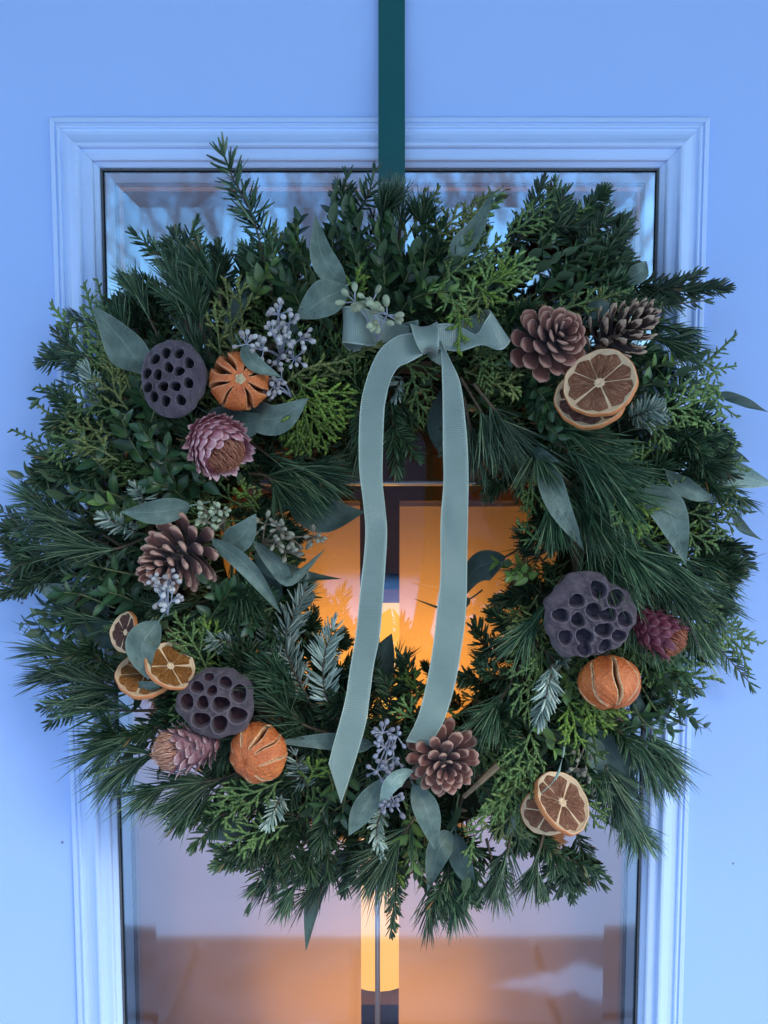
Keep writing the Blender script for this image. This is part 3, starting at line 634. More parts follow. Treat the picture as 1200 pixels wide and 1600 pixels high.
for i in range(84):      # inner rim, short ones leaning into the hole
    a = 360 * (i + rng.uniform(-.4, .4)) / 84; r = 262 + rng.uniform(-12, 34) - 28 * max(0, math.cos(R(a - 195))); px, py = WX + 14 + r * math.cos(R(a)), WY + r * math.sin(R(a))
    place(random.choice('PFCXF'), px, py, rng.uniform(.02, .06), a + 180 + rng.normal(0, 38), rng.uniform(-.25, .15), .72 * rng.uniform(.85, 1.1), rng.normal(0, .5))

# ---- placed sprigs, following the photograph clockwise from the tall fir tip
z = sprig
z('F', (425, 455), (410, 395), (392, 331), (366, 282), (350, 245), side=0, L=.0205, w=.00115, n=100, wild=.5, flat=.8, tipa=14, j=.05, buried=.0)
z('F', (300, 455), (285, 405), (272, 362), n=150); z('F', (345, 470), (350, 425), (340, 390), n=150)
z('F', (265, 470), (228, 445), (198, 438)); z('F', (390, 470), (405, 430), (385, 395), n=130); z('F', (330, 520), (300, 450), (290, 400), L=.015)
z('P', (300, 540), (285, 480), (275, 440), L=.04, n=44); z('P', (250, 530), (225, 480), (215, 455), L=.035); z('P', (350, 500), (340, 450), (325, 430), L=.036)
z('P', (330, 560), (310, 500), (300, 470), L=.036, lift=.01, n=36)
z('Y', (345, 560), (340, 515), (335, 480), W=.016, lift=.012); z('Y', (365, 560), (360, 500), (352, 440), W=.018, lift=.01); z('Y', (380, 520), (375, 470), (372, 440), W=.015, lift=.008)
z('C', (170, 590), (150, 510), (132, 445), W=.017); z('C', (165, 600), (120, 530), (82, 478), W=.017); z('Y', (205, 610), (185, 560), (150, 500), W=.017, lift=.005)
z('C', (160, 560), (165, 500), (152, 440), W=.012); z('F', (190, 580), (120, 570), (75, 545), n=120)
z('P', (200, 590), (140, 560), (105, 548), L=.036); z('P', (190, 540), (150, 510), (110, 500), L=.03, n=20)
z('C', (200, 650), (120, 620), (58, 605), W=.016); z('Y', (190, 680), (100, 660), (55, 630), W=.014); z('C', (190, 710), (90, 700), (20, 672), W=.016)
z('C', (160, 690), (110, 690), (75, 720), W=.02, lift=.006); z('Y', (200, 640), (180, 610), (175, 570), W=.02, lift=.01); z('B', (165, 640), (150, 605), (140, 580), n=70, lift=.004)
z('F', (180, 730), (110, 740), (60, 735)); z('F', (190, 670), (120, 655), (85, 660)); z('Y', (185, 720), (150, 700), (128, 700), W=.018, lift=.008)
for q in ((235, 735, 205, 690, 190, 655), (230, 700, 235, 665, 245, 630), (260, 680, 235, 640, 218, 608), (250, 745, 245, 705, 225, 675), (180, 750, 150, 720, 130, 700), (215, 790, 170, 770, 125, 765),
          (140, 740, 85, 750, 38, 745), (280, 765, 260, 730, 262, 700), (240, 800, 195, 800, 150, 780), (300, 790, 270, 765, 240, 755), (160, 780, 110, 775, 70, 775), (300, 760, 320, 750, 300, 720)):
    z('X', q[:2], q[2:4], q[4:], hero=True, lift=.008, L=.0155)
z('x', (250, 815), (205, 800), (165, 785), hero=True, lift=.008, L=.015); z('B', (215, 800), (225, 780), (212, 762), n=60, lift=.012, L=.011)
z('Y', (400, 800), (385, 775), (378, 755), W=.014, lift=.006); z('G', (405, 795), (390, 775), (372, 770), W=.014, lift=.008)
z('F', (150, 850), (80, 835), (5, 800), n=150, L=.014); z('P', (170, 850), (110, 830), (70, 800), L=.045); z('P', (200, 860), (150, 830), (95, 815), L=.048, n=36, lift=.004); z('F', (120, 900), (60, 890), (8, 905))
z('P', (230, 840), (170, 860), (120, 850), L=.05, n=36, lift=.006); z('F', (130, 880), (60, 860), (20, 870), n=120); z('B', (215, 830), (190, 820), (165, 810), n=80, lift=.01, L=.011); z('P', (120, 800), (80, 790), (50, 780), L=.035, n=22)
for q in ((200, 935, 160, 905, 115, 900), (220, 900, 170, 890, 130, 880), (180, 950, 130, 930, 100, 925), (240, 960, 200, 935, 170, 925)): z('X', q[:2], q[2:4], q[4:], hero=True, lift=.010)
for q in ((170, 985, 100, 975, 38, 975), (160, 960, 110, 960, 60, 960), (150, 1000, 100, 990, 55, 985)): z('X', q[:2], q[2:4], q[4:], hero=True)
z('P', (190, 1050), (120, 1030), (80, 1015), L=.045); z('P', (180, 1080), (120, 1060), (85, 1050), L=.042); z('F', (170, 1100), (120, 1095), (68, 1105), side=1, flat=.8, n=100, L=.0135)
z('F', (200, 1060), (150, 1030), (110, 1010)); z('P', (250, 1110), (190, 1110), (140, 1100), L=.05, n=40); z('P', (270, 1140), (210, 1150), (165, 1170), L=.052, n=44); z('P', (280, 1170), (230, 1180), (185, 1205), L=.048, n=44)
z('P', (260, 1090), (200, 1080), (150, 1075), L=.05, n=36, lift=.005); z('P', (230, 1150), (190, 1150), (170, 1140), L=.045, n=30); z('F', (270, 1130), (230, 1140), (200, 1150), n=130)
z('P', (300, 1210), (260, 1225), (230, 1240), L=.04, n=30); z('P', (420, 1190), (350, 1215), (300, 1225), L=.05, n=40, lift=.004); z('P', (380, 1210), (320, 1230), (290, 1250), L=.045, n=30)
z('C', (330, 1060), (305, 1010), (275, 965), W=.022, lift=.010); z('G', (350, 1050), (330, 1000), (318, 970), W=.016, lift=.006); z('B', (395, 1020), (365, 1005), (335, 1000), n=80, lift=.008)
z('X', (310, 990), (340, 950), (360, 920), hero=True, lift=.006); z('X', (360, 980), (350, 940), (330, 910), hero=True, lift=.006); z('F', (420, 1000), (400, 960), (385, 920), flat=.8, n=120)
z('F', (440, 1050), (400, 1040), (360, 1020), n=150, lift=.006); z('F', (470, 1090), (430, 1060), (400, 1030), n=150, lift=.004)
# silver-backed fir reaching into the opening
z('B', (482, 1092, .105), (455, 1040, .10), (446, 1000, .09), (462, 955, .085), (478, 920, .08), n=170, L=.0145, flat=.85, j=.1)
z('B', (512, 1100, .105), (505, 1060, .10), (508, 1020, .09), (520, 985, .085), n=120, L=.0150, flat=.85, j=.1); z('B', (450, 1060, .1), (425, 1010, .09), (418, 975, .08), n=80, L=.0125, flat=.8)
z('P', (545, 1125), (480, 1095), (440, 1060), L=.052, n=50, lift=.008); z('P', (530, 1150), (470, 1130), (430, 1090), L=.05, n=44, lift=.008); z('P', (540, 1160), (490, 1160), (440, 1150), L=.045, n=30, lift=.004)
z('F', (585, 1120), (570, 1080), (560, 1040), n=150); z('F', (640, 1100), (640, 1060), (632, 1030), L=.0135, n=120, wild=.4); z('F', (600, 1130), (610, 1090), (600, 1060), n=150, lift=.006)
z('G', (650, 1100), (650, 1075), (635, 1055), W=.016); z('F', (560, 1160), (545, 1120), (525, 1090), n=120, lift=.006); z('C', (655, 1150), (645, 1120), (630, 1095), W=.018, lift=.01)
# bottom
z('G', (480, 1225), (490, 1205), (500, 1190), W=.016, lift=.012, sc=.0028); z('B', (480, 1230), (468, 1205), (462, 1180), n=60, lift=.01); z('C', (440, 1220), (390, 1240), (335, 1245), W=.022, lift=.008); z('C', (400, 1250), (370, 1260), (330, 1270), W=.02, lift=.004)
z('C', (450, 1290), (400, 1300), (345, 1320), W=.022); z('F', (320, 1265), (295, 1275), (275, 1290), n=120); z('F', (440, 1300), (390, 1340), (345, 1325), n=120); z('F', (370, 1270), (320, 1275), (285, 1260), n=120)
z('B', (440, 1240), (430, 1262), (420, 1285), n=60, lift=.008, L=.010); z('F', (470, 1270), (440, 1320), (425, 1370), n=180); z('F', (520, 1280), (490, 1330), (470, 1370), n=180); z('F', (430, 1260), (410, 1310), (380, 1345), n=180)
z('P', (470, 1310), (440, 1350), (415, 1385), L=.034, n=34); z('P', (500, 1320), (470, 1370), (450, 1395), L=.034, n=34); z('P', (530, 1320), (515, 1360), (480, 1400), L=.032, n=26)
z('X', (510, 1200), (520, 1235), (500, 1270), hero=True, lift=.008); z('X', (550, 1200), (540, 1240), (535, 1270), hero=True, lift=.008); z('F', (545, 1250), (510, 1280), (500, 1320), n=160, lift=.004)
z('F', (560, 1310), (545, 1340), (540, 1385), n=140); z('P', (660, 1260), (625, 1310), (600, 1345), L=.052, n=46, lift=.01); z('P', (640, 1280), (610, 1330), (585, 1365), L=.04, n=30, lift=.006)
z('B', (600, 1260), (588, 1295), (595, 1330), n=90, lift=.012, L=.009); z('F', (625, 1330), (618, 1390), (612, 1455), n=200, side=0, L=.011); z('x', (645, 1275), (640, 1310), (645, 1345), hero=True, lift=.008); z('X', (660, 1300), (650, 1330), (660, 1370), hero=True)
z('P', (670, 1330), (675, 1390), (672, 1420), L=.036, n=34); z('P', (690, 1350), (705, 1390), (710, 1410), L=.034, n=26); z('F', (700, 1330), (700, 1380), (690, 1420), n=120); z('G', (610, 1340), (615, 1360), (605, 1375), W=.014)
z('F', (730, 1310), (740, 1360), (725, 1405), n=130, side=0); z('X', (720, 1310), (730, 1350), (728, 1385), hero=True); z('C', (760, 1200), (790, 1240), (745, 1290), W=.02, lift=.01); z('C', (810, 1180), (800, 1240), (735, 1285), W=.024, lift=.012); z('C', (760, 1290), (740, 1310), (735, 1345), W=.018)
z('C', (830, 1140), (815, 1180), (785, 1230), W=.022, lift=.010); z('Y', (840, 1210), (800, 1270), (775, 1300), W=.024, lift=.008); z('C', (840, 1170), (830, 1200), (800, 1215), W=.02, lift=.012)
z('P', (800, 1300), (790, 1340), (780, 1370), L=.036, n=34); z('P', (850, 1300), (840, 1340), (835, 1365), L=.034, n=34); z('P', (760, 1310), (770, 1350), (775, 1380), L=.032, n=26); z('F', (840, 1310), (870, 1350), (895, 1405), n=200, L=.0115)
z('F', (900, 1300), (915, 1340), (925, 1350), n=150); z('F', (880, 1320), (890, 1350), (905, 1385), n=130); z('C', (890, 1220), (915, 1260), (935, 1290), W=.022, lift=.008); z('C', (920, 1210), (950, 1250), (960, 1290), W=.02)
z('F', (760, 1130), (790, 1150), (810, 1190), n=170, lift=.006); z('F', (730, 1110), (760, 1120), (790, 1110), n=170, lift=.004); z('F', (800, 1080), (780, 1120), (790, 1170), n=170, lift=.004); z('F', (770, 1080), (745, 1060), (720, 1060), n=160)
z('F', (800, 1030), (760, 1010), (745, 980), n=160); z('F', (820, 1060), (780, 1060), (750, 1040), n=160)
# lower right pines and silver tips
z('P', (950, 1100), (990, 1150), (1015, 1190), L=.048, n=46); z('P', (985, 1110), (1015, 1150), (1035, 1180), L=.044, n=40); z('P', (940, 1170), (970, 1240), (990, 1290), L=.045, n=50); z('P', (960, 1200), (985, 1260), (1000, 1300), L=.038, n=40)
z('P', (920, 1150), (945, 1200), (965, 1260), L=.045, n=40, lift=.005); z('P', (1000, 1150), (1020, 1190), (1040, 1210), L=.030, n=26); z('F', (900, 1180), (920, 1210), (945, 1240), n=130, lift=.004); z('F', (950, 1130), (975, 1150), (985, 1180), n=100, lift=.006)
z('G', (905, 1075), (925, 1100), (945, 1140), W=.026, lift=.012, sc=.0027); z('G', (880, 1085), (895, 1120), (900, 1160), W=.024, lift=.010); z('C', (910, 1130), (915, 1160), (930, 1185), W=.02, lift=.006)
z('B', (862, 1040, .12), (855, 1080, .12), (842, 1125, .115), n=100, L=.0115, j=.1); z('B', (885, 1030), (870, 1040), (858, 1060), n=60, L=.010, lift=.01); z('x', (850, 1110), (848, 1140), (865, 1170), hero=True, lift=.012, L=.013); z('x', (880, 1050), (885, 1065), (882, 1085), hero=True, lift=.014, L=.013)
z('C', (850, 970), (825, 1010), (795, 1050), W=.022, lift=.008); z('Y', (860, 950), (830, 980), (795, 990), W=.022, lift=.006); z('C', (850, 1010), (830, 1050), (800, 1110), W=.022, lift=.010); z('C', (860, 1040), (830, 1090), (820, 1120), W=.02, lift=.008); z('Y', (840, 930), (820, 960), (790, 965), W=.016)
z('P', (880, 900), (850, 950), (820, 990), L=.042, n=26, lift=.012, sp=.7); z('P', (830, 1010), (790, 1080), (770, 1110), L=.042, n=30, lift=.004); z('x', (840, 890, .07), (815, 885, .07), (780, 878, .07), hero=True, L=.015); z('C', (850, 850), (835, 840), (812, 820), W=.014)
z('x', (830, 905), (815, 895), (800, 900), hero=True, L=.014); z('F', (850, 880), (830, 850), (815, 830), n=100)
# right side: long soft pines sweeping down
z('P', (720, 590, .10), (750, 640, .10), (775, 680, .095), L=.050, n=46); z('P', (740, 600, .11), (780, 650, .11), (800, 680, .10), L=.048, n=44); z('P', (725, 620, .09), (735, 670, .09), (745, 700, .085), L=.045, n=34)
z('P', (850, 680), (900, 710), (950, 730), L=.055, n=50, lift=.012); z('P', (880, 700), (930, 740), (965, 770), L=.055, n=50, lift=.008); z('P', (860, 710), (890, 760), (920, 800), L=.055, n=44, lift=.004); z('P', (830, 660), (880, 670), (920, 690), L=.05, n=40, lift=.006)
z('P', (840, 700), (860, 760), (865, 800), L=.05, n=36); z('P', (920, 780), (950, 830), (985, 870), L=.056, n=50, lift=.006); z('P', (960, 800), (1010, 850), (1050, 890), L=.052, n=46); z('P', (900, 810), (920, 850), (940, 890), L=.05, n=40, lift=.008)
z('P', (980, 840), (1020, 890), (1060, 930), L=.05, n=46, lift=.008); z('P', (1030, 870), (1080, 910), (1110, 940), L=.042, n=40); z('P', (1050, 850), (1090, 880), (1130, 930), L=.034, n=26); z('P', (800, 640), (830, 690), (840, 720), L=.045, n=36)
z('P', (960, 890), (985, 930), (1010, 980), L=.045, n=40, lift=.004); z('P', (1040, 920), (1070, 960), (1090, 1000), L=.04, n=30)
z('G', (965, 765), (985, 790), (1000, 830), W=.018, lift=.018, sc=.003); z('C', (985, 760), (975, 790), (965, 815), W=.014, lift=.016)
# right edge
z('C', (1075, 580), (1110, 560), (1148, 525), W=.009, lush=1); z('C', (1080, 560), (1115, 575), (1148, 572), W=.010, lush=1); z('C', (1070, 560), (1100, 550), (1130, 552), W=.009, lush=1)
for q in ((990, 580, 1040, 570, 1085, 560), (990, 600, 1040, 590, 1090, 575), (1000, 630, 1050, 610, 1080, 595), (980, 610, 1020, 600, 1060, 605)): z('X' if q[1] != 580 else 'x', q[:2], q[2:4], q[4:], hero=True, L=.016, lift=.006)
z('C', (1030, 620), (1090, 610), (1150, 650), W=.024); z('C', (1020, 640), (1080, 640), (1140, 670), W=.024, lift=.005); z('C', (1060, 610), (1100, 600), (1120, 610), W=.016); z('C', (1000, 660), (1030, 670), (1045, 690), W=.018, lift=.012)
z('B', (980, 655), (1005, 645), (1025, 640), n=90, L=.0135, lift=.014, j=.1); z('B', (1000, 670), (1020, 660), (1035, 655), n=50, L=.012, lift=.012)
z('F', (1020, 680), (1070, 680), (1125, 700), n=180); z('F', (1030, 720), (1080, 710), (1140, 740), n=170); z('F', (1050, 660), (1100, 665), (1135, 690), n=140); z('F', (1060, 740), (1100, 750), (1130, 775), n=150, lift=.005); z('F', (1010, 650), (1050, 640), (1090, 650), n=150)
z('C', (1090, 690), (1130, 690), (1148, 690), W=.014); z('C', (1090, 720), (1130, 720), (1165, 735), W=.018); z('C', (1070, 800), (1110, 810), (1150, 820), W=.024, lift=.005); z('C', (1080, 780), (1130, 785), (1170, 800), W=.018); z('C', (1060, 820), (1090, 840), (1115, 850), W=.018, lift=.006)
z('F', (1080, 830), (1120, 850), (1160, 860), n=140); z('F', (1060, 870), (1110, 890), (1150, 900), n=150); z('F', (1090, 850), (1130, 870), (1165, 880), n=110); z('F', (1060, 920), (1100, 940), (1130, 950), n=150); z('X', (1080, 860), (1110, 880), (1145, 900), hero=True)
z('P', (1080, 740), (1130, 760), (1160, 780), L=.025, n=20); z('C', (1070, 960), (1130, 985), (1190, 1005), W=.02); z('C', (1100, 980), (1150, 1005), (1170, 1050), W=.016); z('C', (1040, 950), (1080, 960), (1120, 970), W=.022, lift=.005)
z('F', (1070, 985, .03), (1110, 1000, .028), (1170, 1065, .025), side=0, L=.0145, n=90, flat=1.0, j=.05, w=.0008)
for q in ((1000, 1040, 1040, 1060, 1085, 1075), (1010, 1060, 1050, 1090, 1085, 1130), (1030, 1080, 1060, 1110, 1098, 1132), (1000, 1070, 1025, 1110, 1050, 1140), (990, 1020, 1030, 1030, 1060, 1030), (985, 1090, 1000, 1120, 1020, 1140), (1020, 1040, 1050, 1050, 1070, 1055)):
    z('X', q[:2], q[2:4], q[4:], hero=True, L=.0165, lift=.002)
# top right
z('F', (940, 460, .06), (1000, 450, .06), (1060, 455, .055), (1128, 450, .05), n=260, L=.0145, side=0, flat=.25); z('F', (960, 470), (1020, 460), (1090, 430), n=170, L=.0135, side=0, flat=.3); z('F', (950, 480), (1010, 480), (1100, 470), n=180, side=0, L=.013)
z('P', (980, 530), (1030, 530), (1060, 540), L=.034, n=40, w=.0004); z('P', (1000, 500), (1030, 510), (1060, 515), L=.03, n=24)
z('F', (880, 420), (940, 390), (980, 365), n=200, L=.0135); z('F', (900, 440), (950, 420), (980, 400), n=180); z('F', (840, 380), (890, 350), (930, 340), n=160, flat=.8); z('F', (860, 390), (900, 340), (935, 330), n=150); z('F', (790, 390), (850, 350), (890, 330), n=150)
z('C', (790, 370), (830, 340), (868, 292), W=.018); z('C', (840, 380), (880, 340), (920, 325), W=.018); z('C', (800, 350), (850, 320), (865, 300), W=.015); z('C', (720, 350), (760, 320), (775, 300), W=.016)
for q in ((820, 470, 880, 430, 960, 395), (850, 440, 900, 405, 985, 345), (800, 450, 860, 410, 915, 380), (860, 470, 900, 450, 950, 430), (780, 440, 830, 400, 860, 380), (890, 460, 920, 430, 970, 400)): z('X', q[:2], q[2:4], q[4:], hero=True, L=.017, lift=.006, sp=.8)
z('X', (750, 350), (770, 320), (785, 300), hero=True, L=.014); z('C', (860, 490), (920, 470), (985, 452), W=.014, lift=.010); z('Y', (880, 480), (930, 470), (960, 460), W=.012, lift=.012); z('F', (900, 490), (950, 470), (980, 440), n=120)
z('C', (730, 480), (780, 430), (830, 405), W=.024, lift=.012); z('G', (720, 450), (770, 440), (800, 420), W=.02, lift=.012); z('C', (690, 440), (740, 400), (790, 380), W=.024, lift=.006); z('Y', (650, 400), (700, 350), (750, 310), W=.018); z('Y', (630, 380), (660, 330), (685, 295), W=.016); z('Y', (700, 390), (740, 340), (765, 300), W=.016)
z('G', (712, 470), (718, 500), (716, 545), W=.014, lift=.022); z('C', (700, 420), (705, 460), (715, 500), W=.02, lift=.012); z('Y', (760, 450), (740, 480), (715, 500), W=.02, lift=.012)
z('C', (740, 555, .11), (760, 570, .11), (790, 590, .10), W=.02, lush=1.3); z('Y', (725, 580, .1), (770, 590, .1), (830, 575, .1), W=.018); z('C', (750, 550), (765, 545), (770, 580), W=.016, lift=.008); z('Y', (760, 600), (790, 600), (810, 610), W=.015, lift=.006)
for q in ((790, 480, 800, 520, 790, 560), (810, 600, 840, 610, 860, 640), (830, 640, 850, 660, 870, 680)): z('X', q[:2], q[2:4], q[4:], hero=True, lift=.004)
z('F', (800, 610), (840, 620), (880, 650), n=150); z('F', (770, 510), (800, 500), (830, 480), n=160)
# top centre
for q in ((440, 480, 430, 430, 425, 385), (470, 460, 455, 400, 465, 350), (430, 470, 400, 440, 390, 400), (500, 460, 480, 410, 455, 375), (520, 420, 520, 360, 525, 300), (540, 400, 545, 350, 530, 290), (560, 420, 560, 350, 550, 320), (600, 480, 600, 420, 590, 360), (620, 470, 640, 420, 650, 370),
          (650, 480, 660, 430, 665, 380), (700, 420, 690, 370, 670, 330), (570, 460, 560, 410, 545, 370), (640, 430, 620, 380, 610, 340), (480, 500, 460, 460, 440, 430), (680, 460, 700, 420, 720, 390), (590, 400, 610, 350, 600, 320), (620, 500, 640, 470, 690, 450)):
    z('X', q[:2], q[2:4], q[4:], L=.018, lift=.006, sp=.65)
z('x', (400, 480), (405, 450), (425, 420), L=.017, lift=.008, sp=.7); z('x', (650, 470), (665, 460), (700, 455), L=.015, lift=.012)
z('F', (540, 330), (535, 300), (540, 275), n=50, side=0, wild=.6, L=.014); z('F', (560, 330), (575, 305), (585, 270), n=50, side=0, wild=.6, L=.014)
z('P', (620, 400), (625, 350), (620, 320), L=.034, n=40); z('P', (640, 400), (660, 360), (655, 340), L=.036, n=30); z('P', (600, 400), (595, 350), (600, 330), L=.036, n=26, lift=.005); z('G', (560, 480), (555, 450), (562, 420), W=.014, lift=.01); z('C', (480, 440), (470, 390), (460, 355), W=.01)
z('Y', (445, 600, .115), (480, 575, .12), (530, 565, .125), (575, 545, .12), (620, 535, .115), W=.008, lush=1, sc=.0027); z('Y', (450, 590), (490, 590), (540, 580), W=.014, lift=.012)
z('G', (465, 590, .115), (485, 640, .115), (510, 700, .105), W=.030, sc=.0026); z('G', (455, 610, .118), (480, 660, .118), (470, 700, .11), W=.026, sc=.0026); z('G', (470, 600, .12), (510, 620, .12), (540, 640, .11), W=.022, sc=.0026); z('G', (440, 620, .11), (450, 650, .11), (450, 690, .105), W=.02)
z('P', (400, 720), (450, 730), (490, 740), L=.05, n=44); z('P', (390, 690), (430, 720), (470, 760), L=.048, n=36); z('P', (430, 700, .06), (500, 720, .05), (530, 720, .045), L=.034, n=30); z('P', (410, 760), (450, 780), (480, 790), L=.03, n=24); z('P', (390, 740), (420, 745), (440, 770), L=.045, n=30, lift=.008)
z('F', (610, 620, .06), (615, 680, .055), (620, 735, .05), n=180, side=1); z('F', (600, 580, .06), (620, 620, .055), (640, 650, .05), n=120, side=0); z('C', (640, 570, .09), (650, 610, .085), (655, 655, .075), W=.018); z('C', (620, 570, .085), (650, 570, .085), (690, 580, .08), W=.018)
z('F', (540, 600), (560, 640), (560, 680), n=120, L=.012); z('P', (540, 620, .06), (560, 670, .06), (560, 700, .055), L=.035, n=30); z('B', (630, 590, .08), (622, 600, .08), (618, 615, .08), n=30, side=0, L=.01)
for q in (('F', 330, 700, 380, 720, 420, 730), ('X', 370, 780, 420, 800, 460, 830), ('F', 340, 800, 400, 820, 450, 850), ('C', 350, 860, 400, 870, 450, 880), ('F', 380, 880, 430, 900, 470, 930), ('X', 360, 900, 410, 930, 450, 960),
          ('F', 350, 950, 400, 970, 450, 990), ('C', 330, 930, 380, 950, 420, 960), ('F', 390, 1000, 440, 1010, 490, 1020), ('P', 370, 700, 400, 720, 440, 740), ('F', 400, 680, 430, 690, 470, 690), ('X', 400, 1020, 440, 1020, 490, 1050),
          ('F', 500, 1120, 520, 1080, 530, 1050), ('F', 820, 760, 850, 800, 860, 850), ('C', 800, 720, 830, 760, 830, 800), ('F', 860, 930, 820, 930, 780, 940), ('F', 840, 990, 800, 980, 770, 960), ('F', 520, 560, 540, 600, 570, 650), ('C', 760, 620, 780, 660, 790, 700)):
    z(q[0], q[1:3], q[3:5], q[5:7], lift=-.022)
for q in (('F', 930, 570, 980, 560, 1020, 550), ('X', 940, 600, 990, 590, 1030, 580), ('F', 960, 540, 1000, 560, 1040, 580), ('C', 950, 500, 1000, 500, 1040, 500), ('F', 250, 560, 210, 510, 190, 470), ('P', 230, 600, 200, 550, 190, 520), ('F', 200, 560, 180, 520, 185, 480), ('X', 215, 560, 200, 520, 200, 490), ('F', 260, 530, 240, 490, 235, 460), ('C', 190, 620, 160, 580, 140, 550), ('X', 190, 660, 160, 630, 150, 600), ('F', 210, 700, 180, 660, 170, 630), ('X', 240, 640, 210, 620, 190, 600)):
    z(q[0], q[1:3], q[3:5], q[5:7], lift=-.018)
z('F', (340, 900), (360, 940), (400, 960), n=120); z('P', (360, 850), (370, 890), (380, 920), L=.04, n=40, lift=-.005); z('X', (420, 900), (400, 950), (390, 980), lift=.002); z('F', (450, 930), (440, 970), (420, 1000), n=100)
link_world('broken_twig', tube_path(np.array([P(725, 1245, .115), P(750, 1222, .122), P(778, 1196, .120)]), .0018, .0032, 7), [m_twig], wreath, False)

# ------------------------------------------------------------------ eucalyptus leaves
def euc(pts, wpx, mt=0, twist=(0, 0), curl=.32, shape=.8, tip=1.3, nm='eucalyptus_leaf', wave=.13):
    """pts: (px,py,h) base to tip; wpx: greatest width in photo pixels; twist degrees base,tip"""
    n, k = 22, 8; sp = crom([P(*q) for q in pts], n); T = nrm(np.gradient(sp, axis=0)); s_ = S(np.mean([q[2] for q in pts]))
    U = nrm(Vw - T * (T @ Vw)[:, None]); B = np.cross(T, U); V = []; A = []; tw = rng.normal(0, 9, 2); wv_ = rng.uniform(5, 11); ph_ = rng.uniform(0, 6); twist = (twist[0] + tw[0], twist[1] + tw[1])
    for i in range(n):
        u = i / (n - 1); a = R(twist[0] + (twist[1] - twist[0]) * u); b = B[i] * math.cos(a) + U[i] * math.sin(a); nn = np.cross(b, T[i])
        nn = U[i] * math.cos(a) - B[i] * math.sin(a)
        hw = wpx * s_ / 2 * max(.012, (math.sin(math.pi * min(1, u**shape)) ** .85) * (1 - .25 * u**3) if 0 < u < 1 else .012)
        for j in range(k + 1):
            v = j / k * 2 - 1; V.append(sp[i] + b * hw * v + nn * (curl * hw * (v * v - .3) + wave * hw * math.sin(u * wv_ + v * 2 + ph_))); A.append((abs(v), u, .5))
    idx = np.arange(n * (k + 1)).reshape(n, k + 1); mb = MB(); mb.add(V, np.stack([idx[:-1, :-1], idx[1:, :-1], idx[1:, 1:], idx[:-1, 1:]], -1).reshape(-1, 4), 0, A)
    tube_path(np.array([sp[1], sp[0], sp[0] - T[0] * .006 + np.array([0, .003, 0]), sp[0] - T[0] * .013 + np.array([0, .010, 0])]), .0007, .0009, 5, 0, mb, (.02, .5, .5))
    c = mb.center(); return link(nm, mb.mesh(nm, [m_eucs[mt]], True, origin=c), wreath, c - WW)
E = euc
E([(235, 585, .095), (195, 540, .11), (145, 478, .115)], 62, 0, (10, -10)); E([(375, 640, .10), (430, 655, .12), (482, 622, .125)], 52, 0, (-15, -20), .2)
E([(325, 645, .105), (370, 665, .112), (430, 650, .11)], 52, 1, (0, 0)); E([(378, 540, .135), (400, 570, .14), (440, 590, .135)], 26, 0, (-30, 40), .4)
E([(540, 448, .115), (505, 405, .125), (492, 335, .118)], 40, 0, (25, -15), .3); E([(543, 445, .118), (505, 468, .128), (462, 498, .125)], 56, 0, (-10, 10), .15, .9)
E([(700, 400, .10), (735, 370, .105), (772, 300, .095)], 36, 0, (0, 20)); E([(352, 520, .08), (375, 470, .09), (385, 430, .08)], 30, 1)
E([(298, 790, .12), (245, 800, .128), (188, 800, .125)], 40, 0, (-10, 20), .35); E([(330, 842, .125), (385, 885, .133), (440, 960, .11)], 30, 0, (-20, 30), .3, .75)
E([(345, 850, .12), (375, 840, .128), (400, 803, .125)], 46, 0, (10, -10), .3, .9); E([(395, 845, .11), (435, 885, .11), (455, 905, .10), (508, 858, .085)], 28, 0, (0, -30), .4)
E([(400, 860, .10), (445, 895, .09), (535, 905, .06)], 34, 1, (0, 60), .3, .6); E([(455, 795, .075), (510, 805, .07), (570, 800, .065)], 58, 1, (0, 10), .15); E([(390, 890, .09), (420, 920, .085), (430, 950, .08)], 46, 1)
E([(170, 955, .07), (110, 935, .075), (50, 912, .07)], 46, 0, (0, 10), .2); E([(200, 1000, .08), (150, 985, .08), (90, 960, .075)], 48, 1, (0, 0)); E([(130, 795, .07), (90, 765, .075), (52, 725, .07)], 30, 0, (20, -10))
E([(248, 970, .13), (222, 1010, .142), (232, 1062, .14)], 54, 0, (10, -10), .3, .9); E([(205, 1068, .13), (240, 1072, .135), (262, 1066, .135)], 14, 0, (30, 30))
E([(582, 1165, .105), (520, 1158, .118), (425, 1160, .12)], 34, 0, (15, -20), .3, .6); E([(600, 1215, .125), (570, 1260, .128), (545, 1306, .12)], 40, 0, (-10, 10), .25, 1); E([(645, 1205, .13), (615, 1220, .142), (592, 1262, .13)], 30, 2, (20, -20), .35)
E([(645, 1225, .12), (668, 1270, .128), (680, 1328, .12)], 42, 0, (0, 10), .2, .9); E([(705, 1300, .09), (685, 1330, .10), (668, 1392, .09)], 40, 0, (10, -20), .35); E([(712, 1300, .085), (722, 1350, .09), (745, 1396, .08)], 36, 1, (-10, 10), .25)
E([(512, 1325, .075), (490, 1400, .07), (478, 1486, .06)], 36, 1, (10, 30), .2); E([(560, 1310, .07), (540, 1340, .07), (518, 1378, .065)], 26, 1, (10, 30)); E([(395, 1290, .07), (350, 1295, .07), (318, 1312, .06)], 40, 1)
E([(850, 712, .10), (868, 780, .125), (912, 860, .12)], 42, 0, (-15, 20), .3, .85); E([(1005, 765, .12), (1045, 800, .13), (1072, 882, .12)], 62, 0, (0, -10), .25, .7); E([(1040, 735, .085), (1075, 765, .10), (1122, 782, .09)], 30, 0, (20, -20), .4)
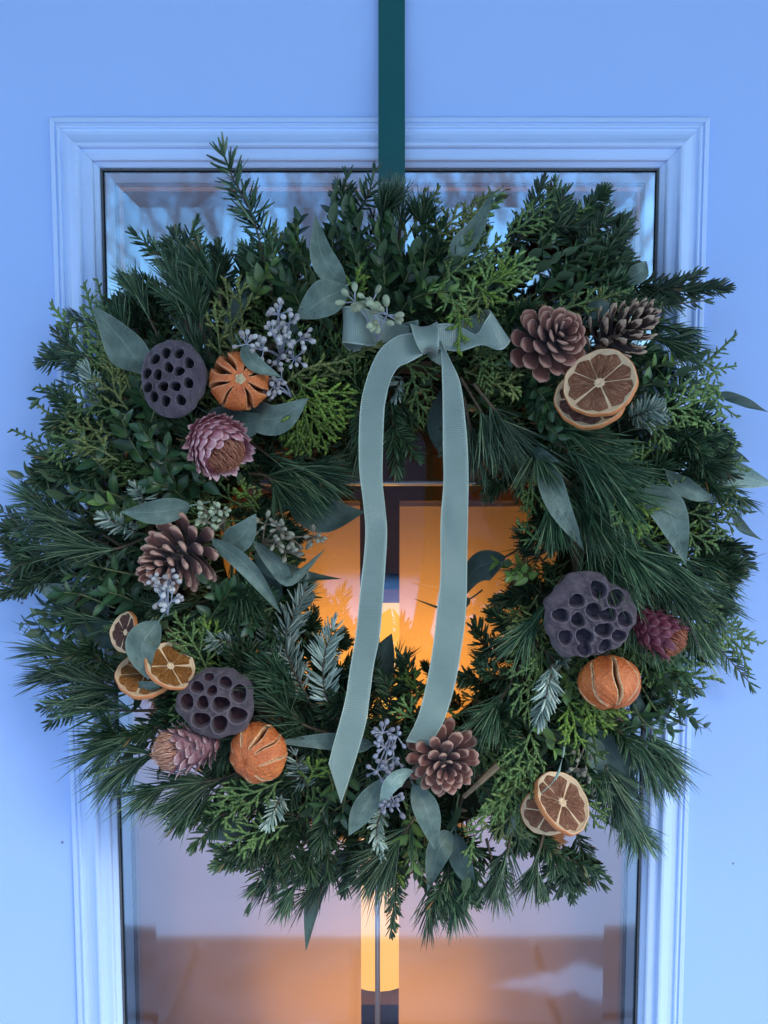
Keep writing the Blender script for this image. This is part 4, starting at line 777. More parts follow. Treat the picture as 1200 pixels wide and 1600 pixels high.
E([(1105, 725, .06), (1150, 742, .065), (1210, 758, .06)], 42, 2, (0, 10), .25); E([(1120, 615, .05), (1160, 628, .05), (1202, 645, .045)], 22, 1, (10, 40)); E([(1110, 705, .05), (1140, 710, .052), (1172, 722, .05)], 22, 0); E([(1145, 800, .04), (1160, 825, .04), (1192, 845, .035)], 18, 1, (0, 40))
E([(830, 700, .10), (850, 712, .11), (875, 722, .115)], 18, 1); E([(790, 870, .05), (745, 890, .05), (720, 935, .045)], 52, 1, (0, 20), .2); E([(735, 935, .05), (700, 950, .05), (645, 935, .045)], 24, 1, (30, 70), .4, .6)
E([(560, 1080, .06), (590, 1040, .06), (612, 990, .055)], 56, 1, (0, 0)); E([(700, 600, .055), (690, 670, .05), (700, 720, .045)], 46, 1); E([(900, 1140, .085), (955, 1175, .09), (1000, 1255, .08)], 44, 1, (0, 10)); E([(925, 1150, .09), (930, 1180, .10), (938, 1215, .095)], 34, 0, (20, -20), .4)
E([(975, 440, .075), (1000, 425, .08), (1010, 408, .075)], 30, 0); E([(915, 490, .10), (935, 482, .105), (955, 470, .10)], 28, 1); E([(985, 1100, .08), (1000, 1120, .085), (990, 1060, .08)], 26, 1); E([(880, 1180, .13), (868, 1215, .145), (842, 1243, .145)], 12, 2, (40, 60), .3, .8)
E([(830, 1270, .1), (815, 1265, .1), (790, 1310, .09)], 26, 0)

# ------------------------------------------------------------------ ribbon
m, t = M('sage_grosgrain_ribbon'); a = attr(t)
wv = N(t, 'ShaderNodeMath', operation='MULTIPLY', i1=4200.0); t.links.new(a[0], wv.inputs[0]); sn = N(t, 'ShaderNodeMath', operation='SINE'); t.links.new(wv.outputs[0], sn.inputs[0])
n1 = noise(t, 70, 4, .6); c = mixc(t, (.195, .275, .228), (.245, .335, .28), n1)
edge = ramp(t, a[1], [(.03, (1, 1, 1)), (.05, (0, 0, 0)), (.95, (0, 0, 0)), (.97, (1, 1, 1))]); c = mixc(t, c, (.40, .53, .44), edge)
shd = ramp(t, sn.outputs[0], [(0, (.0,) * 3), (.6, (1,) * 3)]); c = mixc(t, mixc(t, c, (.84, .84, .84), 1.0, 'MULTIPLY'), c, shd)
principled(t, c, .34, .5, bump=sn.outputs[0], bstr=.35, bdist=.0002, sheen=.2, transl=.06); m_rib = m
def ribbon(nm, Lp, Rp, parent, n=60, k=6, bulge=.0, base=0.0):
    a_, b_ = crom([P(*q) for q in Lp], n), crom([P(*q) for q in Rp], n); ln = np.concatenate([[0], np.cumsum(np.linalg.norm(np.diff((a_ + b_) / 2, axis=0), axis=1))])
    T = nrm(np.gradient((a_ + b_) / 2, axis=0)); nn = nrm(np.cross(b_ - a_, T)); mb = MB(); V = []; A = []
    for sd in (0, 1):
        for i in range(n):
            for j in range(k + 1):
                v = j / k; V.append(a_[i] * (1 - v) + b_[i] * v + nn[i] * (bulge * math.sin(math.pi * v) + sd * .00035 + .0011 * math.sin(ln[i] * 46 + v * 1.5) + .0007 * math.sin(ln[i] * 113 + 2.4 * v + 1) + .0009 * (v - .5) * math.sin(ln[i] * 71))); A.append((ln[i], v, 0))
    idx = np.arange(n * (k + 1)).reshape(n, k + 1)
    F = np.stack([idx[:-1, :-1], idx[1:, :-1], idx[1:, 1:], idx[:-1, 1:]], -1).reshape(-1, 4); m_ = n * (k + 1)
    F2 = []
    for i in range(n - 1):
        for j in (0, k): F2.append((idx[i, j], idx[i + 1, j], idx[i + 1, j] + m_, idx[i, j] + m_))
    for j in range(k):
        for i in (0, n - 1): F2.append((idx[i, j], idx[i, j + 1], idx[i, j + 1] + m_, idx[i, j] + m_))
    mb.add(V, np.concatenate([F, F[:, ::-1] + m_, np.array(F2)]), 0, A); return link_world(nm, mb, [m_rib], parent)
bow = empty('ribbon_bow', 'sage green grosgrain ribbon bow with two long tails at the wreath top', 'ribbon', P(665, 530, .13))
ribbon('ribbon_tail', [(646, 519, .140), (620, 525, .143), (594, 546, .142), (577, 579, .138), (565, 621, .134), (561, 667, .131), (561, 730, .127), (567, 782, .125), (571, 826, .126), (568, 874, .128), (562, 930, .128), (556, 990, .124), (546, 1050, .124), (540, 1090, .127), (529, 1134, .131), (513, 1192, .134)],
       [(662, 553, .143), (641, 565, .146), (623, 573, .146), (611, 592, .142), (604, 621, .136), (600, 653, .132), (598, 746, .124), (602, 790, .122), (605, 830, .125), (602, 890, .130), (599, 930, .130), (594, 990, .126), (584, 1042, .124), (577, 1095, .126), (569, 1142, .130), (533, 1256, .134)], bow, 110)
ribbon('ribbon_tail', [(684, 535, .138), (689, 552, .136), (691, 600, .132), (692, 653, .128), (692, 707, .125), (693, 750, .123), (689, 810, .122), (688, 898, .124), (683, 950, .126), (676, 1010, .127), (666, 1070, .127), (653, 1120, .128), (634, 1160, .124)],
       [(688, 534, .140), (704, 565, .137), (719, 597, .133), (726, 645, .129), (732, 730, .124), (731, 830, .121), (730, 898, .123), (727, 970, .125), (718, 1030, .126), (709, 1080, .127), (700, 1110, .127), (690, 1135, .128), (672, 1165, .124)], bow, 90)
ribbon('bow_loop', [(652, 500, .128), (610, 506, .108), (575, 498, .098), (542, 490, .104), (533, 480, .118), (540, 478, .136), (556, 479, .142), (570, 481, .136), (585, 488, .118), (610, 500, .114), (640, 510, .126)],
       [(652, 548, .128), (610, 545, .106), (575, 545, .096), (546, 550, .102), (535, 538, .118), (540, 536, .137), (556, 538, .143), (570, 540, .137), (585, 541, .118), (610, 540, .114), (645, 543, .126)], bow, 70)
ribbon('bow_loop', [(676, 507, .134), (700, 506, .131), (722, 512, .130), (745, 522, .133), (760, 500, .140), (764, 489, .136), (755, 486, .120), (735, 494, .108), (700, 510, .112)],
       [(680, 545, .134), (700, 548, .133), (722, 549, .134), (755, 540, .138), (782, 547, .144), (799, 532, .140), (796, 525, .122), (770, 530, .110), (705, 545, .114)], bow, 70)
ribbon('knot', [(640, 503, .118), (641, 505, .136), (645, 520, .150), (652, 538, .154), (660, 553, .148), (664, 556, .130)], [(683, 500, .118), (684, 503, .134), (686, 516, .147), (686, 532, .150), (684, 548, .146), (682, 552, .130)], bow, 30, 8, .003)
ribbon('knot_wrap', [(662, 545, .118), (672, 560, .128), (690, 572, .130)], [(682, 530, .118), (690, 540, .128), (692, 552, .130)], bow, 16)

# ------------------------------------------------------------------ lotus seed pods
def pod_mat(nm, c0, c1, hole):
    m, t = M(nm); a = attr(t); n1 = noise(t, 110, 6, .65); n2 = noise(t, 600, 4, .6)
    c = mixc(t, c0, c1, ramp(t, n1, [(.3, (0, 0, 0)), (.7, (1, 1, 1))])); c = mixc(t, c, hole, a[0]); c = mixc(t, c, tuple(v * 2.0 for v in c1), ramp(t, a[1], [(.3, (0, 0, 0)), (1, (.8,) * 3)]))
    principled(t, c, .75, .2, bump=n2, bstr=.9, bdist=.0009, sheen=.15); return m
m_pods = [pod_mat('grey_purple_pod', (.046, .037, .046), (.105, .086, .103), (.010, .008, .013)), pod_mat('brown_purple_pod', (.044, .034, .038), (.105, .082, .090), (.035, .012, .018)), pod_mat('dusty_purple_pod', (.050, .038, .046), (.115, .092, .105), (.028, .022, .036))]
def pod(px, py, h, rx, ry, normal, holes, mi, label, depth=.55, lump=.03, ridge=.05, wseed=0):
    s_ = S(h); mt = frame(P(px, py, h), normal); po = empty('lotus_seed_pod', label, 'seed pod', group='dried lotus seed pods', mat=mt)
    nr, na = 84, 200; th = np.arange(na) * 2 * math.pi / na; rg = np.random.default_rng(wseed); ph = rg.uniform(0, 6, 6)
    wob = 1 + lump * np.sin(3 * th + ph[0]) + lump * .7 * np.sin(5 * th + ph[1]) + lump * .5 * np.sin(9 * th + ph[2]) + lump * .25 * np.sin(17 * th + ph[3])
    rr_ = np.linspace(0, 1, nr)[:, None]; X_ = rr_ * rx * wob * np.cos(th); Y_ = rr_ * ry * wob * np.sin(th); Rm = (rx + ry) / 2
    Z_ = Rm * (.10 * (1 - rr_**2) + 0 * X_) - Rm * .09 * np.clip((rr_ - .86) / .14, 0, 1)**2; hole = np.zeros_like(X_); rim = np.zeros_like(X_); RZ = np.zeros_like(X_); DZ = np.zeros_like(X_)
    for fq in range(9): kx, ky = rg.normal(0, .35, 2); Z_ = Z_ + Rm * .006 * np.sin(X_ * kx + Y_ * ky + rg.uniform(0, 6))
    Z_ = Z_ + Rm * .018 * np.sin(X_ * .21 + ph[4]) * np.cos(Y_ * .19 + ph[5])
    for hx, hy, hr in holes:
        dx, dy = X_ - hx, Y_ - hy; an = np.arctan2(dy, dx); d = np.hypot(dx, dy) / (hr * (1 + .09 * np.sin(2 * an + hx) + .05 * np.sin(3 * an + hy)))
        RZ = np.maximum(RZ, ridge * hr * 2.4 * np.exp(-((d - 1.12) / .16)**2)); q = 1 - np.clip((d - .80) / .20, 0, 1); q = q * q * (3 - 2 * q)
        DZ = np.maximum(DZ, q * hr * 2.2 * depth * (1 - .55 * np.clip(rr_, 0, 1)**3)); hole = np.maximum(hole, q); rim = np.maximum(rim, np.exp(-((d - 1.05) / .10)**2) * (1 - q))
    Z_ = Z_ + RZ * (1 - hole) - DZ; rim = rim * (1 - hole)
    mb = MB(); V = np.stack([X_, Y_, Z_], -1) * s_; A = np.stack([hole, rim, 0 * rim], -1); A[..., 1] *= .75
    nk = 14; u = np.linspace(0, 1, nk + 1)[1:, None]; kr = (1 + .02 * np.sin(np.pi * u)) * (1 - .86 * u**1.7) * (1 + .025 * np.sin(th * 13 + ph[0]) * np.sin(np.pi * np.minimum(1, u * 1.2)))
    V2 = np.stack([kr * rx * wob * np.cos(th), kr * ry * wob * np.sin(th), (-Rm * 1.15 * u - .09 * Rm) + 0 * kr], -1) * s_
    V = np.concatenate([V, V2]); A = np.concatenate([A, np.zeros((nk, na, 3))]); idx = np.arange((nr + nk) * na).reshape(nr + nk, na)
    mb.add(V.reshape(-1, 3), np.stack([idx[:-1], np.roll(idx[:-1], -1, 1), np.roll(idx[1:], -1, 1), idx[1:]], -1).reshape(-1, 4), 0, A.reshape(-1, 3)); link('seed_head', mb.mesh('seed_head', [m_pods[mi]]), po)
    link('stalk', tube_path(np.array([[0, 0, -Rm * 1.1 * s_], [0, .002, -Rm * 1.5 * s_]]), .005, .004, 8).mesh('stalk', [m_pods[mi]]), po)
def zh(lst, cx, cy, k, rr): return [((a[0] - cx) / k, -(a[1] - cy) / k, (a[2] if len(a) > 2 else rr) / k) for a in lst]
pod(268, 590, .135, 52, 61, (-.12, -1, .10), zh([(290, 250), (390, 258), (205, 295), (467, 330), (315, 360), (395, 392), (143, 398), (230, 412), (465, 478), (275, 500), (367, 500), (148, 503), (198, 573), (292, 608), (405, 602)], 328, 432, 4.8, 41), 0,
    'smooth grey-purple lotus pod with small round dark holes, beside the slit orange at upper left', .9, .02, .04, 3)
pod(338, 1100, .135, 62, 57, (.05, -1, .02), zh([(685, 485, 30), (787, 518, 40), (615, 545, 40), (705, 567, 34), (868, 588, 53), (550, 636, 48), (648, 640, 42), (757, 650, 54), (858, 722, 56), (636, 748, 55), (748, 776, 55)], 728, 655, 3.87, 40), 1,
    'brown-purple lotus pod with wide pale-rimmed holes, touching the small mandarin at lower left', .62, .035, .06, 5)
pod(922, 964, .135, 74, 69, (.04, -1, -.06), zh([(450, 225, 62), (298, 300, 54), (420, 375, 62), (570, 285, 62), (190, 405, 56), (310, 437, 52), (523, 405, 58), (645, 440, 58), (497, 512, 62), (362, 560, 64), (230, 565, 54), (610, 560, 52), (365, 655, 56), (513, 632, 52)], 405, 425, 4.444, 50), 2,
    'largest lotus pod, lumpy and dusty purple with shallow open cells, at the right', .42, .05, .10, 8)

# ------------------------------------------------------------------ pine cones
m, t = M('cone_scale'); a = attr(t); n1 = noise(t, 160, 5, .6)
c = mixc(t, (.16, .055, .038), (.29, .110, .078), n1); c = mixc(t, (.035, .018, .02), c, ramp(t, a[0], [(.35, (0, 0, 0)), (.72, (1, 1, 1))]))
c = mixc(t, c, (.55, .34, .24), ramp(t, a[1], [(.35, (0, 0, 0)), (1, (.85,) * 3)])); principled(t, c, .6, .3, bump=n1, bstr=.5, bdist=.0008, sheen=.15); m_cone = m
m, t = M('dark_cone_scale'); a = attr(t); n1 = noise(t, 160, 5, .6)
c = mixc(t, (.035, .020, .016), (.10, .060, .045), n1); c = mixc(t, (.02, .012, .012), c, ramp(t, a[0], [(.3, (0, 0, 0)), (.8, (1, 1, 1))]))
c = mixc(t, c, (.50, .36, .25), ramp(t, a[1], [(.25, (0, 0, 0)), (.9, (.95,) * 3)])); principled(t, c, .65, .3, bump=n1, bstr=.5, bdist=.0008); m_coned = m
def cone_scale(mat, wd=.24, thick=.085, lip=.5, hook=0.0):
    """unit scale along +X, face +Z, thickened rounded end"""
    nx, ny = 12, 8; V = []; A = []
    for side in (1, -1):
        for i in range(nx + 1):
            u = i / nx; wdt = wd * (.32 + .68 * min(1, (u / .62))**1.1) * (1 if u < .78 else math.sqrt(max(0, 1 - ((u - .78) / .222)**2)) * .97 + .03)
            for j in range(ny + 1):
                v = j / ny * 2 - 1; th_ = thick * (.35 + .65 * u**2) * math.sqrt(max(.0, 1 - v * v)) * (1 if u < .97 else .55)
                zz = side * th_ * .5 + .16 * u * u + hook * u**6 + (.035 * math.exp(-((u - .86) / .06)**2) if side > 0 else 0) + .10 * v * v * wdt
                V.append((u, wdt * v, zz)); ed = max(abs(v)**4, (u - .80) / .2 if u > .80 else 0); A.append((u, min(1, ed * (u > .66)) * lip * 2, .5))
    idx = np.arange(2 * (nx + 1) * (ny + 1)).reshape(2, nx + 1, ny + 1); q = np.stack([idx[:, :-1, :-1], idx[:, 1:, :-1], idx[:, 1:, 1:], idx[:, :-1, 1:]], -1); F = [*q[0].reshape(-1, 4)[:, ::-1], *q[1].reshape(-1, 4)]
    for i in range(nx):
        for j in (0, ny): F.append((idx[0, i, j], idx[0, i + 1, j], idx[1, i + 1, j], idx[1, i, j]))
    for j in range(ny): F.append((idx[0, nx, j], idx[0, nx, j + 1], idx[1, nx, j + 1], idx[1, nx, j]))
    mb = MB(); mb.add(V, np.array(F), 0, A); return mb.mesh('scale', [mat])
def cone(px, py, h, Rpx, axis, label, mat, n=60, Hf=1.1, amax=100, amin=10, wd=.24, hook=0, lip=.5, roll=0, name='pine_cone', thick=.085, pw=1.0):
    s_ = S(h); Rm = Rpx * s_; mt = frame(P(px, py, h), axis); co = empty(name, label, 'pine cone', group='pine cones on the wreath', mat=mt)
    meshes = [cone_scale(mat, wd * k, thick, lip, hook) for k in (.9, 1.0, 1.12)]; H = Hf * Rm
    for i in range(n):
        f = (i + .5) / n; az = i * 2.39996 + roll; q = f**pw
        z0 = H * (q - .55); ang = R(amax + (amin - amax) * q**1.15); L = Rm * (1.0 - .50 * q**2.0) * random.uniform(.94, 1.05)
        rb = .10 * Rm * (1 - q)
        rad = Vector((math.cos(az), math.sin(az), 0)); d = rad * math.sin(ang) + Vector((0, 0, 1)) * math.cos(ang); nn = Vector((0, 0, 1)) * math.sin(ang) - rad * math.cos(ang); y = nn.cross(d)
        p = rad * rb + Vector((0, 0, z0)); ws = L * (1 if q < .8 else 1 - 1.4 * (q - .8)) 
        lm = Matrix(((d.x * L, y.x * ws, nn.x * L, p.x), (d.y * L, y.y * ws, nn.y * L, p.y), (d.z * L, y.z * ws, nn.z * L, p.z), (0, 0, 0, 1))) @ Matrix.Rotation(random.uniform(-.12, .12), 4, 'X')
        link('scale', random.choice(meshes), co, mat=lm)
    link('core', tube_path(np.array([[0, 0, -.6 * H], [0, 0, 0], [0, 0, .40 * H]]), .14 * Rm, .05 * Rm, 10).mesh('core', [m_coned]), co)
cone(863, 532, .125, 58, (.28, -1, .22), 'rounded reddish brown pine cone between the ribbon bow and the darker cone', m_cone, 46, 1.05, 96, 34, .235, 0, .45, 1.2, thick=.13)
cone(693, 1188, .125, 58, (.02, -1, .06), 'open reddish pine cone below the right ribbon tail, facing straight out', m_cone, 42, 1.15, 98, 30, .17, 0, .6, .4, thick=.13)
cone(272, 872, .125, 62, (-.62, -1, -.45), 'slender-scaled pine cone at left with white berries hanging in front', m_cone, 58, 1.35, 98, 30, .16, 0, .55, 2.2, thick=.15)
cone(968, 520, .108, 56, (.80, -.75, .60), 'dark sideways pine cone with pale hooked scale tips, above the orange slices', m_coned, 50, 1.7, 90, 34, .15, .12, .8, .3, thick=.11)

# ------------------------------------------------------------------ whole dried oranges
m, t = M('dried_orange_peel'); a = attr(t); n1 = noise(t, 55, 5, .6); vo = N(t, 'ShaderNodeTexVoronoi'); vo.inputs['Scale'].default_value = 620; tc = N(t, 'ShaderNodeTexCoord'); t.links.new(tc.outputs['Object'], vo.inputs['Vector'])
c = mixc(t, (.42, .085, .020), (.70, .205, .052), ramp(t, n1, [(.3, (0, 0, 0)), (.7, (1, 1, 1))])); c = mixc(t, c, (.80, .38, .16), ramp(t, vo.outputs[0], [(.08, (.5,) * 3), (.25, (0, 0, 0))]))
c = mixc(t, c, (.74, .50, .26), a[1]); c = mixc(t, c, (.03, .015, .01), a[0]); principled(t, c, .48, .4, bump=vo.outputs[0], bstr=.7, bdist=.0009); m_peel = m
m_cal = simple('dry_calyx', (.35, .28, .14), (.6, .5, .3), 300, .8)
def orange(px, py, h, Rpx, pole, label, slits, c0=.30, c1=2.3, squash=.86, wmax=.10, stemend=True, pale=1.0, roll=0, bulge=.05):
    s_ = S(h); Rm = Rpx * s_; mt = frame(P(px, py, h), pole, roll=roll); oo = empty('dried_orange', label, 'dried orange', group='whole slit dried oranges', mat=mt)
    nla, nlo = 90, 288; ct = np.linspace(0.001, math.pi - .001, nla)[:, None]; lo = np.arange(nlo) * 2 * math.pi / nlo
    g = np.zeros((nla, nlo)); pi_ = np.zeros((nla, nlo)); rad = np.ones((nla, nlo)); rg = np.random.default_rng(int(px))
    for lo0, wf, a0, a1 in slits:
        dl = (lo - lo0 + math.pi) % (2 * math.pi) - math.pi + .06 * np.sin(ct * 4 + lo0 * 3); arc = np.abs(dl) * np.sin(ct)
        wn = np.clip((ct - a0) / (a1 - a0), 0, 1); hw = wmax * wf * np.sin(np.pi * wn)**.6 + 1e-5; on = (wn > 0) & (wn < 1)
        q = np.where(on, 1 - np.clip((arc - hw * .65) / (hw * .35), 0, 1), 0); g = np.maximum(g, q)
        pb = np.where(on, np.exp(-((arc - hw * 1.12) / .020)**2), 0) * (wf > 0); pi_ = np.maximum(pi_, pb * (1 - q)); rad += np.where(on, bulge * .6 * np.exp(-((arc - hw * 1.5) / .12)**2), 0)
    rad *= 1 - .42 * g; rad *= 1 + .006 * np.sin(lo * 14 + ct * 9) * np.sin(ct * 11 + lo * 4) + .006 * np.sin(lo * 23 - ct * 17) + .016 * np.sin(lo * 5 + ct * 3) + .010 * np.sin(lo * 9 - ct * 5 + 1); rad *= 1 - .10 * np.exp(-(ct / .22)**2)
    V = np.stack([rad * np.sin(ct) * np.cos(lo), rad * np.sin(ct) * np.sin(lo), rad * np.cos(ct) * squash + 0 * lo], -1) * Rm; A = np.stack([g * g, np.clip(pi_ * pale, 0, 1), 0 * g], -1)
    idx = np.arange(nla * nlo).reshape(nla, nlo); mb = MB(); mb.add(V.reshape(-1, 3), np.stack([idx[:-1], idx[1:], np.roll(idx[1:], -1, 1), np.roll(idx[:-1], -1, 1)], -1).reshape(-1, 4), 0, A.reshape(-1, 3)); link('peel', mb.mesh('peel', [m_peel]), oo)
    if stemend:
        mb = MB(); k = 16; th = np.arange(k) * 2 * math.pi / k; rs = [(.0, .0028), (.0012, .0030), (.0018, .0016), (.0030, .0012), (.0042, .0004)]
        rows = [np.stack([r * np.cos(th) * (1 + .25 * np.cos(5 * th)), r * np.sin(th) * (1 + .25 * np.cos(5 * th)), np.full(k, z_)], -1) for r, z_ in rs]; idx = np.arange(5 * k).reshape(5, k)
        mb.add(np.concatenate(rows), np.stack([idx[:-1], np.roll(idx[:-1], -1, 1), np.roll(idx[1:], -1, 1), idx[1:]], -1).reshape(-1, 4)); link('calyx', mb.mesh('calyx', [m_cal]), oo, (0, 0, Rm * squash * .90))
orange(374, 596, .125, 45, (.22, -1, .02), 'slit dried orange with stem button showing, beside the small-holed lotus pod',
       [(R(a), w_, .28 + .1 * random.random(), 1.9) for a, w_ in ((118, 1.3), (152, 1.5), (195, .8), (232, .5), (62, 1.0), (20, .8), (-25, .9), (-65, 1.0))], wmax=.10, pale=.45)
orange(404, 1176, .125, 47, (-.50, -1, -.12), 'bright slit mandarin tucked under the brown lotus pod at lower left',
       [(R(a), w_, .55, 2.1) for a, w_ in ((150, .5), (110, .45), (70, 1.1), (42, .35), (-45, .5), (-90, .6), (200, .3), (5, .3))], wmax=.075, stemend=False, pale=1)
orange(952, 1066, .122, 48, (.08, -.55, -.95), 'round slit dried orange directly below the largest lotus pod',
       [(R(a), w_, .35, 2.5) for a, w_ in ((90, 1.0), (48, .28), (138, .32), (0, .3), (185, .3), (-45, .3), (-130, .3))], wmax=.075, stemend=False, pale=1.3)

# ------------------------------------------------------------------ dried orange slices
def flesh_mat(nm, c0, c1, c2):
    m, t = M(nm); a = attr(t); cb = N(t, 'ShaderNodeCombineXYZ'); ml = N(t, 'ShaderNodeMath', operation='MULTIPLY', i1=9.0); ml2 = N(t, 'ShaderNodeMath', operation='MULTIPLY', i1=2.6); t.links.new(a[0], ml.inputs[0]); t.links.new(a[1], ml2.inputs[0])
    t.links.new(ml.outputs[0], cb.inputs[0]); t.links.new(ml2.outputs[0], cb.inputs[1]); t.links.new(objrnd(t), cb.inputs[2]); n1 = noise(t, 1.6, 6, .7, vec=cb.outputs[0], dist=.6)
    c = ramp(t, n1, [(.3, c0), (.52, c1), (.68, c2)]); principled(t, c, .38, .5, bump=n1, bstr=1.0, bdist=.0022, transl=.2); return m
m_fl = [flesh_mat('brown_flesh', (.11, .036, .018), (.34, .135, .065), (.66, .40, .22)), flesh_mat('amber_flesh', (.14, .040, .008), (.42, .15, .025), (.78, .46, .12)), flesh_mat('dark_flesh', (.06, .02, .016), (.13, .05, .035), (.28, .13, .09))]
m_pith = simple('citrus_pith', (.58, .40, .22), (.76, .58, .36), 260, .7, .2, .5, .0008); m_pithw = simple('white_pith', (.66, .58, .48), (.84, .77, .68), 260, .7, .2, .5, .0008)
m_rind = simple('dry_rind', (.52, .17, .05), (.72, .29, .11), 320, .55, .3, .7, .0008)
def slice_(px, py, h, Rpx, normal, label, fl=0, warp=.08, roll=0, pith=0, nseg=10, th=.11, aspect=1.0, wphase=0.0):
    s_ = S(h); Rm = Rpx * s_; T_ = th * Rm * 2; mt = frame(P(px, py, h), normal, roll=roll); so = empty('orange_slice', label, 'orange slice', group='dried orange slices', mat=mt)
    def wp(V):
        V = np.asarray(V, float).copy(); V[:, 1] *= aspect; r2 = (V[:, 0]**2 + V[:, 1]**2) / Rm**2; an = np.arctan2(V[:, 1], V[:, 0])
        V[:, 2] += warp * Rm * r2 * np.cos(2 * an + wphase) + .012 * Rm * np.sin(an * 7) * r2; f_ = 1 + .010 * np.sin(an * 11 + 1) + .012 * np.sin(an * 5); V[:, 0] *= f_; V[:, 1] *= f_; return V
    na = 72; an = np.arange(na) * 2 * math.pi / na
    def lathe(prof):
        V = np.concatenate([np.stack([r * Rm * np.cos(an), r * Rm * np.sin(an), np.full(na, z_ * T_)], -1) for r, z_ in prof]); k = len(prof); idx = np.arange(k * na).reshape(k, na)
        return wp(V), np.stack([idx[:-1], np.roll(idx[:-1], -1, 1), np.roll(idx[1:], -1, 1), idx[1:]], -1).reshape(-1, 4)
    mb = MB(); mb.add(*lathe([(.976, .5), (.992, .46), (1.0, .25), (1.0, -.3), (.98, -.48), (.94, -.5)])); link('rind', mb.mesh('rind', [m_rind]), so)
    mb = MB(); mb.add(*lathe([(.0, .12), (.05, .14), (.09, .30), (.12, .28), (.14, .16), (.5, .12), (.90, .14), (.930, .42), (.945, .50), (.976, .50)])); mb.add(*lathe([(.94, -.5), (.5, -.42), (0.001, -.40)]))
    link('pith', mb.mesh('pith', [m_pithw if pith else m_pith]), so)
    for q in range(nseg):
        a0 = q * 2 * math.pi / nseg + .06 * math.sin(q * 2.7 + px); ha = math.pi / nseg; n_, k_ = 9, 8; V = []; A = []
        for i in range(n_ + 1):
            u = i / n_; r = .12 + (.905 + .022 * math.sin(q * 4.1) - .12) * u; cap = math.sqrt(max(0, 1 - max(0, (u - .86) / .14)**2)) * .9 + .1; gap = .0035 / r
            hw = max(.01, (ha - gap)) * cap * (1 if u > .1 else .6 + 4 * u)
            for j in range(k_ + 1):
                v = j / k_ * 2 - 1; e = (1 - v**6) * (1 - (2 * u - 1)**8); an_ = a0 + hw * v
                V.append((r * Rm * math.cos(an_), r * Rm * math.sin(an_), T_ * (.135 + .22 * e * (.75 + .35 * math.sin(u * 9 + q * 3 + v * 4) + .30 * math.sin(v * 11 + q * 5) * math.sin(u * 17 + q))))); A.append((v * .5 + q, u, 0))
        idx = np.arange((n_ + 1) * (k_ + 1)).reshape(n_ + 1, k_ + 1); mb = MB(); mb.add(wp(V), np.stack([idx[:-1, :-1], idx[1:, :-1], idx[1:, 1:], idx[:-1, 1:]], -1).reshape(-1, 4), 0, A); link('segment', mb.mesh('segment', [m_fl[fl]]), so)
slice_(923, 620, .126, 55, (-.30, -.86, .46), 'lower brown orange slice, mostly hidden under another beside the dark pine cone', 2, .05, .3)
slice_(937, 599, .142, 56, (-.42, -.86, .38), 'large brown orange slice on top of another, below the two upper right pine cones', 0, .05, .9, aspect=1.0)
slice_(197, 988, .112, 33, (-.75, -1, .2), 'withered dark slice with a pale rim, half behind the bluish eucalyptus leaf', 2, .12, .2, 0)
slice_(228, 1052, .122, 46, (.07, -.67, .88), 'glossy amber orange slice under the upright eucalyptus leaf at left', 1, .06, .5)
slice_(266, 1041, .132, 42, (.68, -.57, .78), 'smaller amber slice overlapping another just above the brown lotus pod', 1, .06, 1.4, th=.10)
slice_(856, 1268, .122, 43, (-.15, -1, -.12), 'thin tan orange slice behind the white-rimmed slice at lower right', 0, .05, .2, th=.06)
slice_(878, 1254, .136, 51, (.46, -.60, .67), 'tilted orange slice with thick white pith rim at lower right of the wreath', 0, .07, .8, 0, th=.10)

# ------------------------------------------------------------------ everlasting flower heads
def bract_mat(nm, c0, c1, c2):
    m, t = M(nm); a = attr(t); n1 = noise(t, 2.5, 4, .6); c = mixc(t, c0, c1, ramp(t, a[0], [(.2, (0, 0, 0)), (.75, (1, 1, 1))])); c = mixc(t, c, c2, ramp(t, a[1], [(.55, (0, 0, 0)), (1, (.8,) * 3)]))
    c = mixc(t, c, mixc(t, c, (.5, .38, .42), 1.0, 'MULTIPLY'), ramp(t, n1, [(.4, (0, 0, 0)), (.7, (.6,) * 3)])); principled(t, c, .5, .3, transl=.15); return m
m_br = [bract_mat('pink_bract', (.44, .15, .19), (.90, .55, .56), (.92, .82, .74)), bract_mat('mauve_bract', (.28, .13, .14), (.60, .40, .40), (.80, .70, .60)), bract_mat('magenta_bract', (.15, .030, .05), (.33, .10, .14), (.50, .33, .31))]
m_tf = [leaf_mat('tan_pink_floret', [(0, (.26, .10, .09)), (.5, (.52, .25, .22)), (1, (.74, .48, .44))], .6, .2, .1, tip=(.62, .36, .30)), leaf_mat('dusty_floret', [(0, (.22, .11, .12)), (.5, (.42, .27, .27)), (1, (.62, .48, .45))], .6, .2, .1, tip=(.5, .38, .33)), leaf_mat('rust_floret', [(0, (.14, .045, .04)), (.5, (.26, .10, .08)), (1, (.40, .2, .17))], .6, .2, .1, tip=(.5, .25, .2))]
def bract_mesh(mat, wd=.42):
    nx, ny = 7, 6; V = []; A = []
    for i in range(nx + 1):
        u = i / nx; w_ = wd * (math.sin(math.pi * min(1, .25 + u * .75))**.7 if u < 1 else 0) + .004
        for j in range(ny + 1):
            v = j / ny * 2 - 1; V.append((u, w_ * v, .10 * math.sin(math.pi * u) - .25 * w_ * v * v + .7 * max(0, u - .70))); A.append((u, abs(v) * .6 + .4 * u, 0))
    idx = np.arange((nx + 1) * (ny + 1)).reshape(nx + 1, ny + 1); mb = MB(); mb.add(V, np.stack([idx[:-1, :-1], idx[1:, :-1], idx[1:, 1:], idx[:-1, 1:]], -1).reshape(-1, 4), 0, A); return mb.mesh('bract', [mat])
